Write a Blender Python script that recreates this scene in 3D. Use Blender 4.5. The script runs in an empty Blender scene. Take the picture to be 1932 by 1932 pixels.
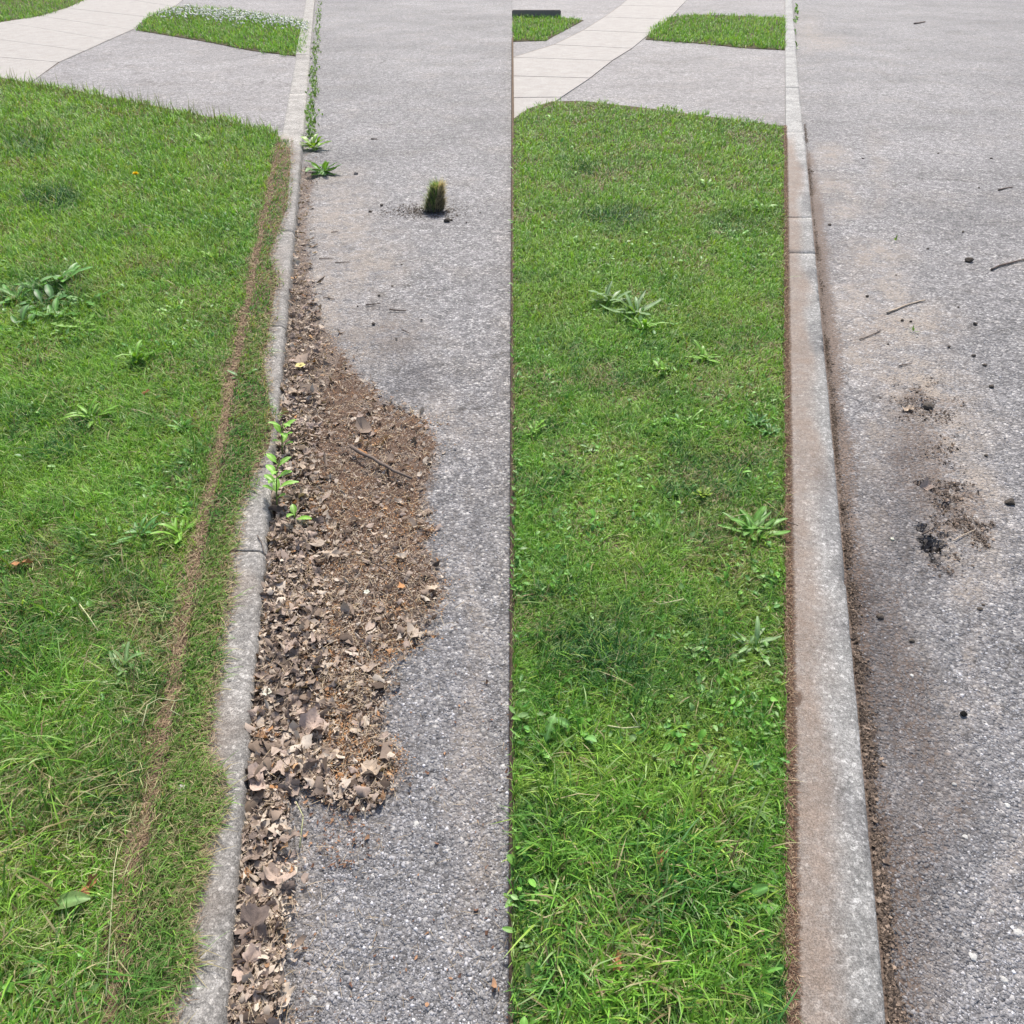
import bpy, math, random
import numpy as np
from mathutils import Vector, Euler
rng = np.random.default_rng(11); random.seed(11)
R = math.radians
# ------------------------------------------------------------------ camera, light
F = 1433.0; PITCH = math.atan(1116.0/F); H = 1.5; CU = 966.0
sc = bpy.context.scene
cd = bpy.data.cameras.new('camera'); cam = bpy.data.objects.new('camera', cd)
sc.collection.objects.link(cam); sc.camera = cam
cd.sensor_width = 36; cd.sensor_height = 36; cd.lens = 36*F/1932
cam.location = (0, 0, H); cam.rotation_euler = (math.pi/2-PITCH, 0, 0)
cd.clip_start = 0.05; cd.clip_end = 2000
W = bpy.data.worlds.new('World'); sc.world = W; W.use_nodes = True
SUN_EL, SUN_AZ = R(55), R(6)          # azimuth measured from +Y towards +X
nt = W.node_tree; bg = nt.nodes['Background']
sky = nt.nodes.new('ShaderNodeTexSky'); sky.sky_type = 'NISHITA'; sky.sun_disc = False
sky.sun_elevation = SUN_EL; sky.sun_rotation = SUN_AZ; sky.dust_density = 3.0; sky.air_density = 0.9
nt.links.new(sky.outputs[0], bg.inputs[0]); bg.inputs[1].default_value = 0.125
sl = bpy.data.lights.new('sun', 'SUN'); sl.energy = 2.9; sl.angle = R(7); sl.color = (1, .95, .88)
so = bpy.data.objects.new('sun', sl); sc.collection.objects.link(so)
so.rotation_euler = (math.pi/2-SUN_EL, 0, math.pi-SUN_AZ)
sc.view_settings.view_transform = 'Standard'; sc.view_settings.look = 'None'
sc.view_settings.gamma = 1; sc.view_settings.exposure = 0.8
sc.render.resolution_x = sc.render.resolution_y = 1024
COL = sc.collection
# ------------------------------------------------------------------ measuring the place
SP, CP = math.sin(PITCH), math.cos(PITCH)
def G(x, y, z=0.0):
    """point at height z seen at photo position (x, y); arrays allowed"""
    x = np.asarray(x, float); y = np.asarray(y, float)
    v = y-CU; den = F*SP+v*CP; h = H-z
    return np.stack([(x-CU)*h/den, h*(F*CP-v*SP)/den, np.zeros_like(den)+z], -1)
def U(X, Y, z=0.0):
    X = np.asarray(X, float); Y = np.asarray(Y, float); h = H-z
    zc = Y*CP+h*SP; yc = -Y*SP+h*CP
    zc = np.where(zc < .02, .02, zc)
    return CU+F*X/zc, CU+F*yc/zc
def spm(y, z=0): return (y+150.0)*CP/(H-z)      # photo units per metre across
def inpoly(x, y, P):
    P = np.asarray(P, float); ins = np.zeros(len(x), bool); j = len(P)-1
    for i in range(len(P)):
        xi, yi = P[i]; xj, yj = P[j]
        c = ((yi > y) != (yj > y)) & (x < (xj-xi)*(y-yi)/(yj-yi+1e-12)+xi)
        ins ^= c; j = i
    return ins
_T = np.random.default_rng(5).random((256, 256))
def vn(x, y):
    xi = np.floor(x).astype(int); yi = np.floor(y).astype(int); fx = x-xi; fy = y-yi
    fx = fx*fx*(3-2*fx); fy = fy*fy*(3-2*fy)
    a = _T[xi & 255, yi & 255]; b = _T[(xi+1) & 255, yi & 255]; c = _T[xi & 255, (yi+1) & 255]; d = _T[(xi+1) & 255, (yi+1) & 255]
    return (a*(1-fx)+b*fx)*(1-fy)+(c*(1-fx)+d*fx)*fy
def fbm(x, y, f=1.0, o=4):
    s = 0; a = .5; t = 0
    for k in range(o):
        s = s+a*vn(x*f+17.3*k, y*f+9.1*k); t += a; a *= .5; f *= 2.03
    return s/t
def blobs(x, y, L):
    m = np.zeros_like(x)
    for (bx, by, rx, ry, s) in L:
        m = np.maximum(m, s*np.clip(1.35-np.sqrt(((x-bx)/rx)**2+((y-by)/ry)**2), 0, 1))
    return m
sm = lambda a, b, t: np.clip((t-a)/(b-a), 0, 1)**2*(3-2*np.clip((t-a)/(b-a), 0, 1))
# ------------------------------------------------------------------ object helpers
def link(o, parent=None):
    COL.objects.link(o)
    if parent is not None: o.parent = parent
    return o
def tag(o, label=None, cat=None, group=None, kind=None):
    if label: o['label'] = label
    if cat: o['category'] = cat
    if group: o['group'] = group
    if kind: o['kind'] = kind
    return o
def mesh_np(name, V, faces, mat, col=None, smooth=False, parent=None, obj=True):
    """faces: list of (k-gon index arrays)"""
    me = bpy.data.meshes.new(name); V = np.asarray(V, np.float32)
    me.vertices.add(len(V)); me.vertices.foreach_set('co', V.ravel())
    faces = [np.asarray(f, np.int32) for f in faces if len(f)]
    L = np.concatenate([f.ravel() for f in faces]); tot = np.concatenate([np.full(len(f), f.shape[1], np.int32) for f in faces])
    st = np.concatenate([[0], np.cumsum(tot)[:-1]]).astype(np.int32)
    me.loops.add(len(L)); me.loops.foreach_set('vertex_index', L)
    me.polygons.add(len(tot)); me.polygons.foreach_set('loop_start', st); me.polygons.foreach_set('loop_total', tot)
    if smooth: me.polygons.foreach_set('use_smooth', np.ones(len(tot), bool))
    if col is not None:
        a = me.color_attributes.new('Col', 'FLOAT_COLOR', 'POINT'); c = np.ones((len(V), 4), np.float32); c[:, :3] = col
        a.data.foreach_set('color', c.ravel())
    me.update(calc_edges=True); me.materials.append(mat)
    if not obj: return me
    return link(bpy.data.objects.new(name, me), parent)
# ------------------------------------------------------------------ materials
def mat(name):
    m = bpy.data.materials.new(name); m.use_nodes = True; n = m.node_tree.nodes; n.clear()
    o = n.new('ShaderNodeOutputMaterial'); b = n.new('ShaderNodeBsdfPrincipled'); m.node_tree.links.new(b.outputs[0], o.inputs[0])
    b.inputs['Roughness'].default_value = .85; b.inputs['Specular IOR Level'].default_value = .25
    return m, n, m.node_tree.links, b, o
class NB:
    def __init__(s, n, l):
        s.n, s.l = n, l; s.geo = n.new('ShaderNodeNewGeometry').outputs['Position']
    def val(s, sock, v):
        if isinstance(v, (int, float)): sock.default_value = v
        elif isinstance(v, tuple): sock.default_value = v if len(v) == 4 else v+(1,)
        else: s.l.new(v, sock)
    def noise(s, sc, d=4, r=.6, vec=None, out='Fac'):
        t = s.n.new('ShaderNodeTexNoise'); t.inputs['Scale'].default_value = sc; t.inputs['Detail'].default_value = d; t.inputs['Roughness'].default_value = r
        s.l.new(vec or s.geo, t.inputs['Vector']); return t.outputs[out]
    def vor(s, sc, out='Distance', feat='F1', vec=None):
        t = s.n.new('ShaderNodeTexVoronoi'); t.feature = feat; t.inputs['Scale'].default_value = sc
        s.l.new(vec or s.geo, t.inputs['Vector']); return t.outputs[out]
    def ramp(s, f, stops):
        t = s.n.new('ShaderNodeValToRGB'); e = t.color_ramp.elements
        while len(e) < len(stops): e.new(.5)
        for q, (p, c) in zip(e, stops):
            q.position = p; q.color = (c, c, c, 1) if isinstance(c, (int, float)) else c+(1,)
        s.l.new(f, t.inputs[0]); return t.outputs[0]
    def mix(s, f, a, b, bt='MIX'):
        t = s.n.new('ShaderNodeMix'); t.data_type = 'RGBA'; t.blend_type = bt
        s.val(t.inputs[0], f); s.val(t.inputs[6], a); s.val(t.inputs[7], b); return t.outputs[2]
    def math(s, op, a, b=0.0, c=None):
        t = s.n.new('ShaderNodeMath'); t.operation = op; s.val(t.inputs[0], a); s.val(t.inputs[1], b)
        if c is not None: s.val(t.inputs[2], c)
        return t.outputs[0]
    def attr(s, nm='Col'):
        t = s.n.new('ShaderNodeAttribute'); t.attribute_name = nm; return t.outputs['Color']
    def sep(s, c):
        t = s.n.new('ShaderNodeSeparateColor'); s.l.new(c, t.inputs[0]); return t.outputs
    def bump(s, h, dist, stg=1.0, nrm=None):
        t = s.n.new('ShaderNodeBump'); t.inputs['Distance'].default_value = dist; t.inputs['Strength'].default_value = stg
        s.l.new(h, t.inputs['Height'])
        if nrm is not None: s.l.new(nrm, t.inputs['Normal'])
        return t.outputs[0]
def asphalt(name, light=1.0, attrs=True, warm=0.0):
    m, n, l, b, o = mat(name); q = NB(n, l)
    cell = q.sep(q.vor(105, 'Color'))[0]; dist = q.vor(105)
    base = q.ramp(cell, [(0, (.11*light, .108*light, .112*light)), (.45, (.2*light, .196*light, .202*light)), (.8, (.265*light, .26*light, .265*light)), (1, (.42*light, .415*light, .41*light))])
    pits = q.ramp(dist, [(.4, 1.0), (.8, .5)])
    base = q.mix(.8, base, pits, 'MULTIPLY')
    c2 = q.sep(q.vor(38, 'Color'))[1]
    base = q.mix(.6, base, q.ramp(c2, [(0, .72), (.6, 1.0), (1, 1.3)]), 'MULTIPLY')
    base = q.mix(.9, base, q.ramp(q.noise(16, 8, .85), [(.36, .55), (.5, 1.0), (.64, 1.5)]), 'MULTIPLY')
    base = q.mix(.9, base, q.ramp(q.noise(1.1, 6, .65), [(.3, .76), (.5, 1.0), (.7, 1.18)]), 'MULTIPLY'); base = q.mix(.8, base, q.ramp(q.noise(.33, 4, .6), [(.35, .82), (.65, 1.14)]), 'MULTIPLY')
    base = q.mix(1.0, base, (1.02, 1.0, .965), 'MULTIPLY'); base = q.mix(q.ramp(q.noise(2.3, 6, .7), [(.5, 0.0), (.72, .4)]), base, q.mix(1.0, base, (1.08, .98, .84), 'MULTIPLY'))
    dv = n.new('ShaderNodeVectorMath'); dv.operation = 'MULTIPLY_ADD'; l.new(q.noise(3.5, 5, .7, out='Color'), dv.inputs[0]); dv.inputs[1].default_value = (.5, .5, 0); l.new(q.geo, dv.inputs[2])
    ck = q.ramp(q.vor(1.15, 'Distance', 'DISTANCE_TO_EDGE', dv.outputs[0]), [(.0, 1.0), (.009, 0.0)])
    ck = q.math('MULTIPLY', ck, q.ramp(q.noise(1.3, 2, .5), [(.47, 0.0), (.53, .85)]))
    base = q.mix(ck, base, (.05, .045, .04))
    if warm: base = q.mix(warm, base, (.34, .3, .27))
    hgt = q.math('SUBTRACT', 1.0, dist)
    if attrs:
        a = q.sep(q.attr()); br = q.noise(60, 5, .8); br2 = q.noise(9, 5, .7)
        dust = q.math('MULTIPLY', a[0], q.ramp(q.mix(.5, br, br2), [(.43, .0), (.55, 1.0)]))
        base = q.mix(dust, base, q.mix(q.noise(120, 3, .8), (.19, .15, .112), (.4, .345, .285)))
        soil = q.ramp(q.math('ADD', a[1], q.math('MULTIPLY', q.math('SUBTRACT', br, .5), 1.3)), [(.35, 0.0), (.62, 1.0)])
        base = q.mix(q.math('MULTIPLY', soil, .9), base, q.mix(q.ramp(q.noise(150, 3, .8), [(.35, 0.0), (.65, 1.0)]), (.055, .037, .028), (.2, .14, .1)))
        dk = q.math('MULTIPLY', a[2], q.ramp(br2, [(.3, .5), (.6, 1.0)]))
        base = q.mix(dk, base, q.mix(1.0, base, (.33, .31, .33), 'MULTIPLY')); base = q.mix(q.ramp(a[2], [(.8, 0.0), (.95, 1.0)]), base, (.006, .0055, .005))  # strongest dark marks go near-black, as in the road hole
    l.new(base, b.inputs['Base Color'])
    nb = q.bump(hgt, .006, .9); nb = q.bump(q.noise(220, 3, .7), .002, .7, nb); nb = q.bump(q.noise(18, 4, .6), .012, .5, nb)
    l.new(nb, b.inputs['Normal']); b.inputs['Roughness'].default_value = .72; b.inputs['Specular IOR Level'].default_value = .35
    return m
def concrete(name, c0, c1, stain=None, fine=1.0):
    m, n, l, b, o = mat(name); q = NB(n, l)
    base = q.mix(q.ramp(q.noise(7, 6, .7), [(.3, 0.0), (.7, 1.0)]), c0, c1)
    base = q.mix(.55*fine, base, q.ramp(q.noise(230, 4, .9), [(.34, .4), (.5, 1.0), (.66, 1.6)]), 'MULTIPLY')
    base = q.mix(.8*fine, base, q.ramp(q.noise(55, 5, .85), [(.36, .62), (.5, 1.0), (.64, 1.25)]), 'MULTIPLY')
    base = q.mix(.7, base, q.ramp(q.vor(22), [(.0, .45), (.07, 1.0)]), 'MULTIPLY')
    base = q.mix(.5*fine, base, q.ramp(q.noise(4, 6, .75), [(.35, .6), (.6, 1.1)]), 'MULTIPLY')
    base = q.mix(.6*fine, base, q.ramp(q.sep(q.vor(140, 'Color'))[0], [(0, .6), (.8, 1.0), (1, 1.9)]), 'MULTIPLY')
    if stain:
        a = q.sep(q.attr())
        f = q.math('MULTIPLY', a[0], q.ramp(q.noise(11, 6, .75), [(.25, .45), (.6, 1.0)]))
        base = q.mix(f, base, q.mix(q.noise(130, 4, .8), tuple(v*.75 for v in stain), tuple(v*1.22 for v in stain)))
        base = q.mix(q.ramp(q.math('ADD', a[1], q.math('MULTIPLY', q.math('SUBTRACT', q.noise(70, 5, .8), .5), 1.4)), [(.4, 0.0), (.7, .85)]), base, (.1, .062, .04))
        base = q.mix(a[2], base, q.mix(1.0, base, (.45, .45, .47), 'MULTIPLY'))
    base = q.mix(.75*fine, base, q.ramp(q.noise(300, 3, .9), [(.36, .5), (.5, 1.0), (.64, 1.4)]), 'MULTIPLY')
    base = q.mix(.6*fine, base, q.ramp(q.noise(75, 4, .8), [(.36, .72), (.5, 1.0), (.64, 1.2)]), 'MULTIPLY')
    l.new(base, b.inputs['Base Color'])
    nb = q.bump(q.noise(190, 4, .8), .003, .8); nb = q.bump(q.vor(26), .003, .25, nb)
    l.new(nb, b.inputs['Normal'])
    return m
def soilmat(name, c0, c1, sc=90):
    m, n, l, b, o = mat(name); q = NB(n, l)
    base = q.mix(q.ramp(q.noise(sc, 5, .8), [(.35, 0.0), (.65, 1.0)]), c0, c1)
    base = q.mix(.6, base, q.ramp(q.noise(8, 4), [(.3, .7), (.7, 1.3)]), 'MULTIPLY')
    l.new(base, b.inputs['Base Color']); l.new(q.bump(q.noise(sc, 5, .8), .012, 1.0), b.inputs['Normal'])
    b.inputs['Roughness'].default_value = .95
    return m
def vcol(name, rough=.6, trans=0.0, spec=.3, vary=0.0):
    m, n, l, b, o = mat(name); q = NB(n, l); c = q.attr()
    if vary: c = q.mix(vary, c, q.ramp(q.noise(120, 4, .8), [(.3, .6), (.7, 1.4)]), 'MULTIPLY')
    l.new(c, b.inputs['Base Color']); b.inputs['Roughness'].default_value = rough; b.inputs['Specular IOR Level'].default_value = spec
    if trans:
        t = n.new('ShaderNodeBsdfTranslucent'); l.new(q.mix(1.0, c, (1.25, 1.2, .6), 'MULTIPLY'), t.inputs[0])
        x = n.new('ShaderNodeMixShader'); x.inputs[0].default_value = trans
        l.new(b.outputs[0], x.inputs[1]); l.new(t.outputs[0], x.inputs[2]); l.new(x.outputs[0], o.inputs[0])
    return m
def objcol(name, c, var=.25, rough=.8, trans=0.0, scale=90, veins=False):
    """own colour with a per-object shade"""
    m, n, l, b, o = mat(name); q = NB(n, l)
    oi = n.new('ShaderNodeObjectInfo').outputs['Random']
    base = q.mix(1.0, c, q.ramp(oi, [(0, 1-var), (1, 1+var)]), 'MULTIPLY')
    base = q.mix(.5, base, q.ramp(q.noise(scale, 4, .75), [(.3, .6), (.7, 1.35)]), 'MULTIPLY')
    l.new(base, b.inputs['Base Color']); b.inputs['Roughness'].default_value = rough
    l.new(q.bump(q.noise(scale*2, 3, .7), .002, .6), b.inputs['Normal'])
    if trans:
        t = n.new('ShaderNodeBsdfTranslucent'); l.new(base, t.inputs[0]); x = n.new('ShaderNodeMixShader'); x.inputs[0].default_value = trans
        l.new(b.outputs[0], x.inputs[1]); l.new(t.outputs[0], x.inputs[2]); l.new(x.outputs[0], o.inputs[0])
    return m
M = dict(
    road=asphalt('asphalt'), drive=asphalt('driveway_asphalt', 1.1, attrs=False, warm=.12),
    kerbL=concrete('kerb_concrete', (.27, .255, .23), (.41, .39, .355), (.27, .21, .16)),
    kerbR=concrete('kerb_concrete_stained', (.27, .267, .25), (.43, .42, .395), (.265, .203, .157)),
    walk=concrete('sidewalk_concrete', (.33, .305, .275), (.39, .37, .34), fine=.35),
    soil=soilmat('lawn_soil', (.035, .028, .015), (.13, .11, .05)), bare=soilmat('bare_soil', (.06, .04, .025), (.27, .19, .125), 140),
    grass=vcol('grass_blades', .5, .3, .3), leafy=vcol('weed_leaves', .45, .25, .4, .5),
    litter=vcol('litter_flakes', .85, .1, .15, .3), stone=vcol('stones', .75, 0, .3, .3),
    wood=objcol('twig_bark', (.13, .1, .08), .35), palewood=objcol('pale_twig', (.42, .34, .25), .15),
    clod=objcol('soil_crumb', (.085, .07, .055), .3), grit=objcol('light_stone', (.42, .41, .38), .2), timber=objcol('weathered_timber', (.2, .18, .16), .1),
    petalY=objcol('yellow_petals', (.85, .6, .01), .05, .6, .3), petalW=objcol('white_petals', (.75, .76, .62), .1, .6, .3),
    hole=soilmat('hole_earth', (.004, .004, .004), (.02, .017, .014), 200),
)
# ------------------------------------------------------------------ masks (positions of patches, in photo units)
LITTER = [(566, 300), (590, 300), (602, 335), (588, 370), (583, 430), (588, 500), (598, 590), (642, 650), (690, 715), (742, 765), (792, 795), (836, 828), (832, 862),
          (816, 920), (812, 950), (802, 1000), (822, 1040), (836, 1080), (853, 1122), (830, 1160), (800, 1185), (765, 1232), (716, 1250), (737, 1310),
          (716, 1360), (746, 1410), (759, 1460), (750, 1500), (700, 1530), (640, 1492), (560, 1470), (538, 1500), (545, 1560), (540, 1600), (535, 1700),
          (532, 1760), (530, 1850), (520, 1960), (400, 1960)]
kerbL_front = lambda y: 607-.0900*(y+150)
kerbL_back = lambda y: 607-.1945*(y+150)
kerbR_front = lambda y: 1480+.0952*(y+150)
kerbR_back = lambda y: 1480+.0092*(y+150)
def litter_in(x, y, loose=0.0):
    X = G(x, y); e = (fbm(X[:, 0], X[:, 1], 9, 4)-.5); e2 = (fbm(X[:, 0]+31, X[:, 1], 13, 4)-.5)
    s = spm(y); j = np.abs(rng.normal(0, 1, len(x)))*loose if loose else 0
    return inpoly(x+e*s*.2+j*s, y+e2*s*.12+j*s*.3*np.sign(e), LITTER)
ROAD_DUST = [(640, 420, 75, 80, .7), (690, 500, 90, 70, .6), (620, 560, 40, 90, .75), (720, 620, 90, 35, .5), (840, 800, 70, 60, .35), (700, 640, 120, 60, .5),
             (690, 1480, 90, 130, .35), (870, 1350, 28, 330, .45), (880, 1600, 25, 200, .35), (600, 1700, 60, 250, .35), (640, 340, 50, 30, .5),
             (1560, 290, 30, 20, .9), (1560, 345, 45, 18, .85), (1590, 395, 40, 28, .8), (1655, 330, 12, 90, .45), (1640, 480, 80, 25, .75), (1600, 560, 55, 50, .7), (1660, 540, 60, 50, .7),
             (1690, 620, 110, 55, .85), (1640, 680, 60, 50, .8), (1740, 740, 100, 70, .95), (1800, 830, 70, 70, .85), (1800, 930, 90, 60, .95), (1790, 1010, 80, 50, .8), (1640, 840, 35, 60, .7),
             (1640, 1000, 50, 80, .45), (1820, 1080, 60, 50, .6), (1860, 1250, 25, 90, .4), (1880, 1330, 20, 60, .45), (1900, 1700, 18, 180, .5), (1700, 1500, 90, 420, .45), (1690, 800, 60, 120, .6), (1750, 1850, 90, 120, .45), (1780, 1340, 50, 60, .4), (1560, 80, 50, 14, .7), (1520, 60, 22, 40, .6)]
ROAD_SOIL = [(735, 618, 30, 6, .5), (650, 1530, 22, 90, .42), (690, 1530, 40, 40, .4), (755, 1840, 7, 80, .5), (600, 1900, 60, 60, .42), (560, 1950, 60, 80, .5), (760, 398, 60, 8, .35),  # last entry here: brown band left of the turf tuft
             (1740, 755, 60, 26, .5), (1790, 770, 40, 30, .45), (1800, 930, 40, 30, .4), (1810, 985, 60, 20, .4), (1850, 1000, 20, 30, .4), (1640, 690, 60, 10, .3), (1680, 1300, 90, 350, .5), (1740, 1700, 95, 300, .5), (1740, 870, 110, 170, .5), (1660, 640, 60, 90, .36), (1790, 960, 70, 60, .5), (1610, 480, 40, 60, .34)]
ROAD_DARK = [(1757, 1032, 16, 24, 1.3), (1742, 1002, 9, 16, 1.2), (1768, 1056, 6, 14, 1.2), (750, 650, 60, 40, .5), (800, 730, 60, 40, .6), (640, 640, 60, 20, .3), (715, 590, 50, 20, .35), (1690, 950, 90, 200, .6), (1700, 860, 60, 50, .6), (1650, 1250, 55, 350, .75), (1700, 1450, 60, 500, .55), (1760, 1700, 90, 260, .5),
             (1650, 255, 40, 12, .25), (1710, 1060, 60, 40, .5), (1560, 500, 15, 400, .3), (1670, 1600, 50, 400, .6)]
def road_masks(X, Y):
    x, y = U(X, Y)
    j = (fbm(X, Y, 3.1, 4)-.5); k = (fbm(X+40, Y+7, 3.1, 4)-.5); s = spm(np.maximum(y, 0))
    jx = x+j*s*.22; jy = y+k*s*.12
    d = blobs(jx, jy, ROAD_DUST); so_ = blobs(jx, jy, ROAD_SOIL); dk = blobs(jx, jy, ROAD_DARK)
    lit = np.zeros_like(x)
    for k_ in range(8): lit += inpoly(x+math.cos(k_*.785)*.04*s, y+math.sin(k_*.785)*.035*s, LITTER)/8
    so_ = np.maximum(so_, lit*.75*(Y > 0))
    near = np.clip(1.1-np.abs(x-kerbR_front(y)-6)/(spm(y)*(.05+.1*fbm(Y, Y*0, 5, 3))+4), 0, 1)*(Y > 0)*(y > 235)
    near = near*sm(235, 330, y+j*120); so_ = np.maximum(so_, near*(.75+.3*j))
    so_ = np.maximum(so_, .55*np.clip(1-np.abs(x-kerbL_front(y)-10)/(spm(y)*.06+5), 0, 1)*(Y > 0)*(y > 250))
    return np.stack([np.clip(d, 0, 1), np.clip(so_, 0, 1), np.clip(dk, 0, 1)], -1)
# ------------------------------------------------------------------ road sheet
def grow(a, b, st, lim0, lim1, g=1.06):
    c = list(np.arange(a, b, st)); s = st
    while c[-1] < lim1: s *= g; c.append(c[-1]+s)
    s = st
    while c[0] > lim0: s *= g; c.insert(0, c[0]-s)
    return np.array(c)
HOLES = [(1757, 1030, .022, .036, .055), (1742, 1000, .012, .026, .035), (1766, 1056, .009, .022, .03), (1780, 1010, .02, .008, .02), (1742, 915, .02, .018, .012), (1785, 955, .03, .016, .012), (1745, 768, .03, .03, .012)]
def road_z(X, Y):
    z = (fbm(X, Y, 1.3, 3)-.5)*.012*np.clip(1-np.abs(Y-3)/8, 0, 1)+(fbm(X, Y, 14, 4)-.5)*.006
    for (x, y, a, b, d) in HOLES:
        c = G(x, y); e = (fbm(X, Y, 48, 4)-.5)*3.2; r = np.sqrt(((X-c[0])/a)**2+((Y-c[1])/b)**2)+e
        z = z-d*sm(1.15, .55, r)
        z = z+.004*np.exp(-((r-1.5)/.4)**2)
    return z
gx = grow(-.75, 1.15, .0095, -300, 300); gy = grow(.35, 2.6, .011, -20, 500)
mx, my = np.meshgrid(gx, gy); X = mx.ravel(); Y = my.ravel()
Z = road_z(X, Y); nx, ny = len(gx), len(gy)
ix = (np.arange(ny-1)[:, None]*nx+np.arange(nx-1)[None]).ravel()
rc = road_masks(X, Y)
road = mesh_np('road', np.stack([X, Y, Z], -1), [np.stack([ix, ix+1, ix+nx+1, ix+nx], -1)], M['road'], rc, True)
tag(road, 'grey weathered asphalt road surface', 'road', kind='structure')
# ------------------------------------------------------------------ slabs: lawns' soil, driveways, sidewalks
def prism(name, pts, z, m, zb=-.08, kind='structure', label=None, cat=None):
    P = G([p[0] for p in pts], [p[1] for p in pts], z); n = len(P)
    B = P.copy(); B[:, 2] = zb; V = np.concatenate([P, B])
    me = bpy.data.meshes.new(name)
    ar = sum(P[i, 0]*P[(i+1) % n, 1]-P[(i+1) % n, 0]*P[i, 1] for i in range(n))
    top = list(range(n)) if ar > 0 else list(range(n))[::-1]
    f = [top]+[[i, (i+1) % n, n+(i+1) % n, n+i] if ar < 0 else [(i+1) % n, i, n+i, n+(i+1) % n] for i in range(n)]
    me.from_pydata([tuple(v) for v in V], [], f); me.materials.append(m)
    o = link(bpy.data.objects.new(name, me)); return tag(o, label, cat, kind=kind)
XR = 967.0
ZL, ZR, ZW, ZD, ZF = .052, .05, .03, .02, .028
L1 = [(-900, -20), (-300, 60), (10, 148), (100, 163), (240, 190), (380, 217), (480, 240), (530, 258), (kerbL_back(300)-1, 300), (kerbL_back(1100)-1, 1100), (kerbL_back(2300)-1, 2300), (-2500, 2300)]
R1 = [(XR, 2300), (XR, 225), (996, 205), (1041, 191), (1096, 190), (1206, 202), (1341, 220), (1479, 238), (1480, 700), (1482, 1100), (1485, 1932), (1486, 2300)]
L2 = [(256, 56), (280, 30), (320, 16), (350, 12), (450, 20), (530, 32), (583, 43), (581, 75), (573, 107), (475, 95), (400, 80)]
L3 = [(-900, -60), (-300, -30), (185, -8), (135, 12), (100, 27), (50, 36), (10, 41), (-300, 60), (-900, 90)]
R2 = [(1218, 74), (1226, 58), (1251, 38), (1276, 30), (1316, 27), (1400, 30), (1483, 33), (1482, 60), (1481, 94), (1406, 90), (1316, 81)]
R3 = [(XR, 30), (1056, 32), (1101, 38), (1046, 67), (1031, 76), (XR, 78)]
for P_, z_ in ((L1, ZL), (R1, ZR), (L2, ZF), (L3, ZF), (R2, ZF), (R3, ZF)):
    prism('lawn', P_, z_, M['soil'])
prism('driveway', [(-600, -60), (594, -60), (589, 108), (572, 114), (538, 262), (-900, 262)], ZD, M['drive'])
prism('driveway', [(XR, -60), (1481, -60), (1481, 250), (XR, 250)], ZD, M['drive'])
def slabs(lft, rgt, z):
    prism('sidewalk_joint', lft+rgt[::-1], .0235, M['bare'])
    for i in range(len(lft)-1):
        a, b, c, d = lft[i], rgt[i], rgt[i+1], lft[i+1]
        A = [G(p[0], p[1], z) for p in (a, b, c, d)]
        cx = sum(A)/4
        Q = [cx+(p-cx)*(1-.016/np.linalg.norm(p-cx)) for p in A]
        B = [q_.copy() for q_ in Q]
        for q_ in B: q_[2] = -.05
        me = bpy.data.meshes.new('sidewalk'); me.from_pydata([tuple(v) for v in Q+B], [], [[0, 1, 2, 3], [1, 0, 4, 5], [2, 1, 5, 6], [3, 2, 6, 7], [0, 3, 7, 4]])
        me.materials.append(M['walk']); o = link(bpy.data.objects.new('sidewalk', me)); tag(o, kind='structure')
slabs([(-200, 140), (-150, 95), (-90, 62), (5, 41), (75, 30), (125, 15), (180, -10), (240, -35)],
      [(55, 158), (112, 117), (160, 96), (206, 75), (250, 56), (280, 32), (330, 12), (360, -12)], ZW)
slabs([(XR, 232), (XR, 184), (XR, 143), (XR, 108), (1045, 84), (1100, 57), (1140, 32), (1171, 10), (1200, -15)],
      [(985, 232), (1060, 183), (1114, 147), (1156, 114), (1193, 91), (1228, 62), (1262, 36), (1284, 12), (1310, -15)], ZW)
# sod edge of the second lawn towards the asphalt
ys = np.concatenate([np.linspace(.2, 4, 190), np.linspace(4.1, 14, 80)]); k = len(ys)
prof = [(-.007, -.03), (-.006, .03), (-.003, ZR-.012), (.004, ZR+.003), (.013, ZR+.002), (.02, ZR-.02)]
V = []
for (a, b) in prof: V.append(np.stack([a+.003*(fbm(ys*30, ys*0+a*900, 1, 3)-.5), ys, b+.006*(fbm(ys*40, ys*0+b*70, 1, 3)-.5)], -1))
V = np.concatenate(V); fc = []
for i in range(len(prof)-1):
    a = i*k+np.arange(k-1); fc.append(np.stack([a, a+k, a+k+1, a+1], -1))
m_ = ys < G(XR, 226, ZR)[1]
o = mesh_np('soil_edge', V, [f for f in fc], M['bare'], smooth=True); tag(o, 'dark earth edge of the lawn beside the asphalt', 'soil', kind='structure')
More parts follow.
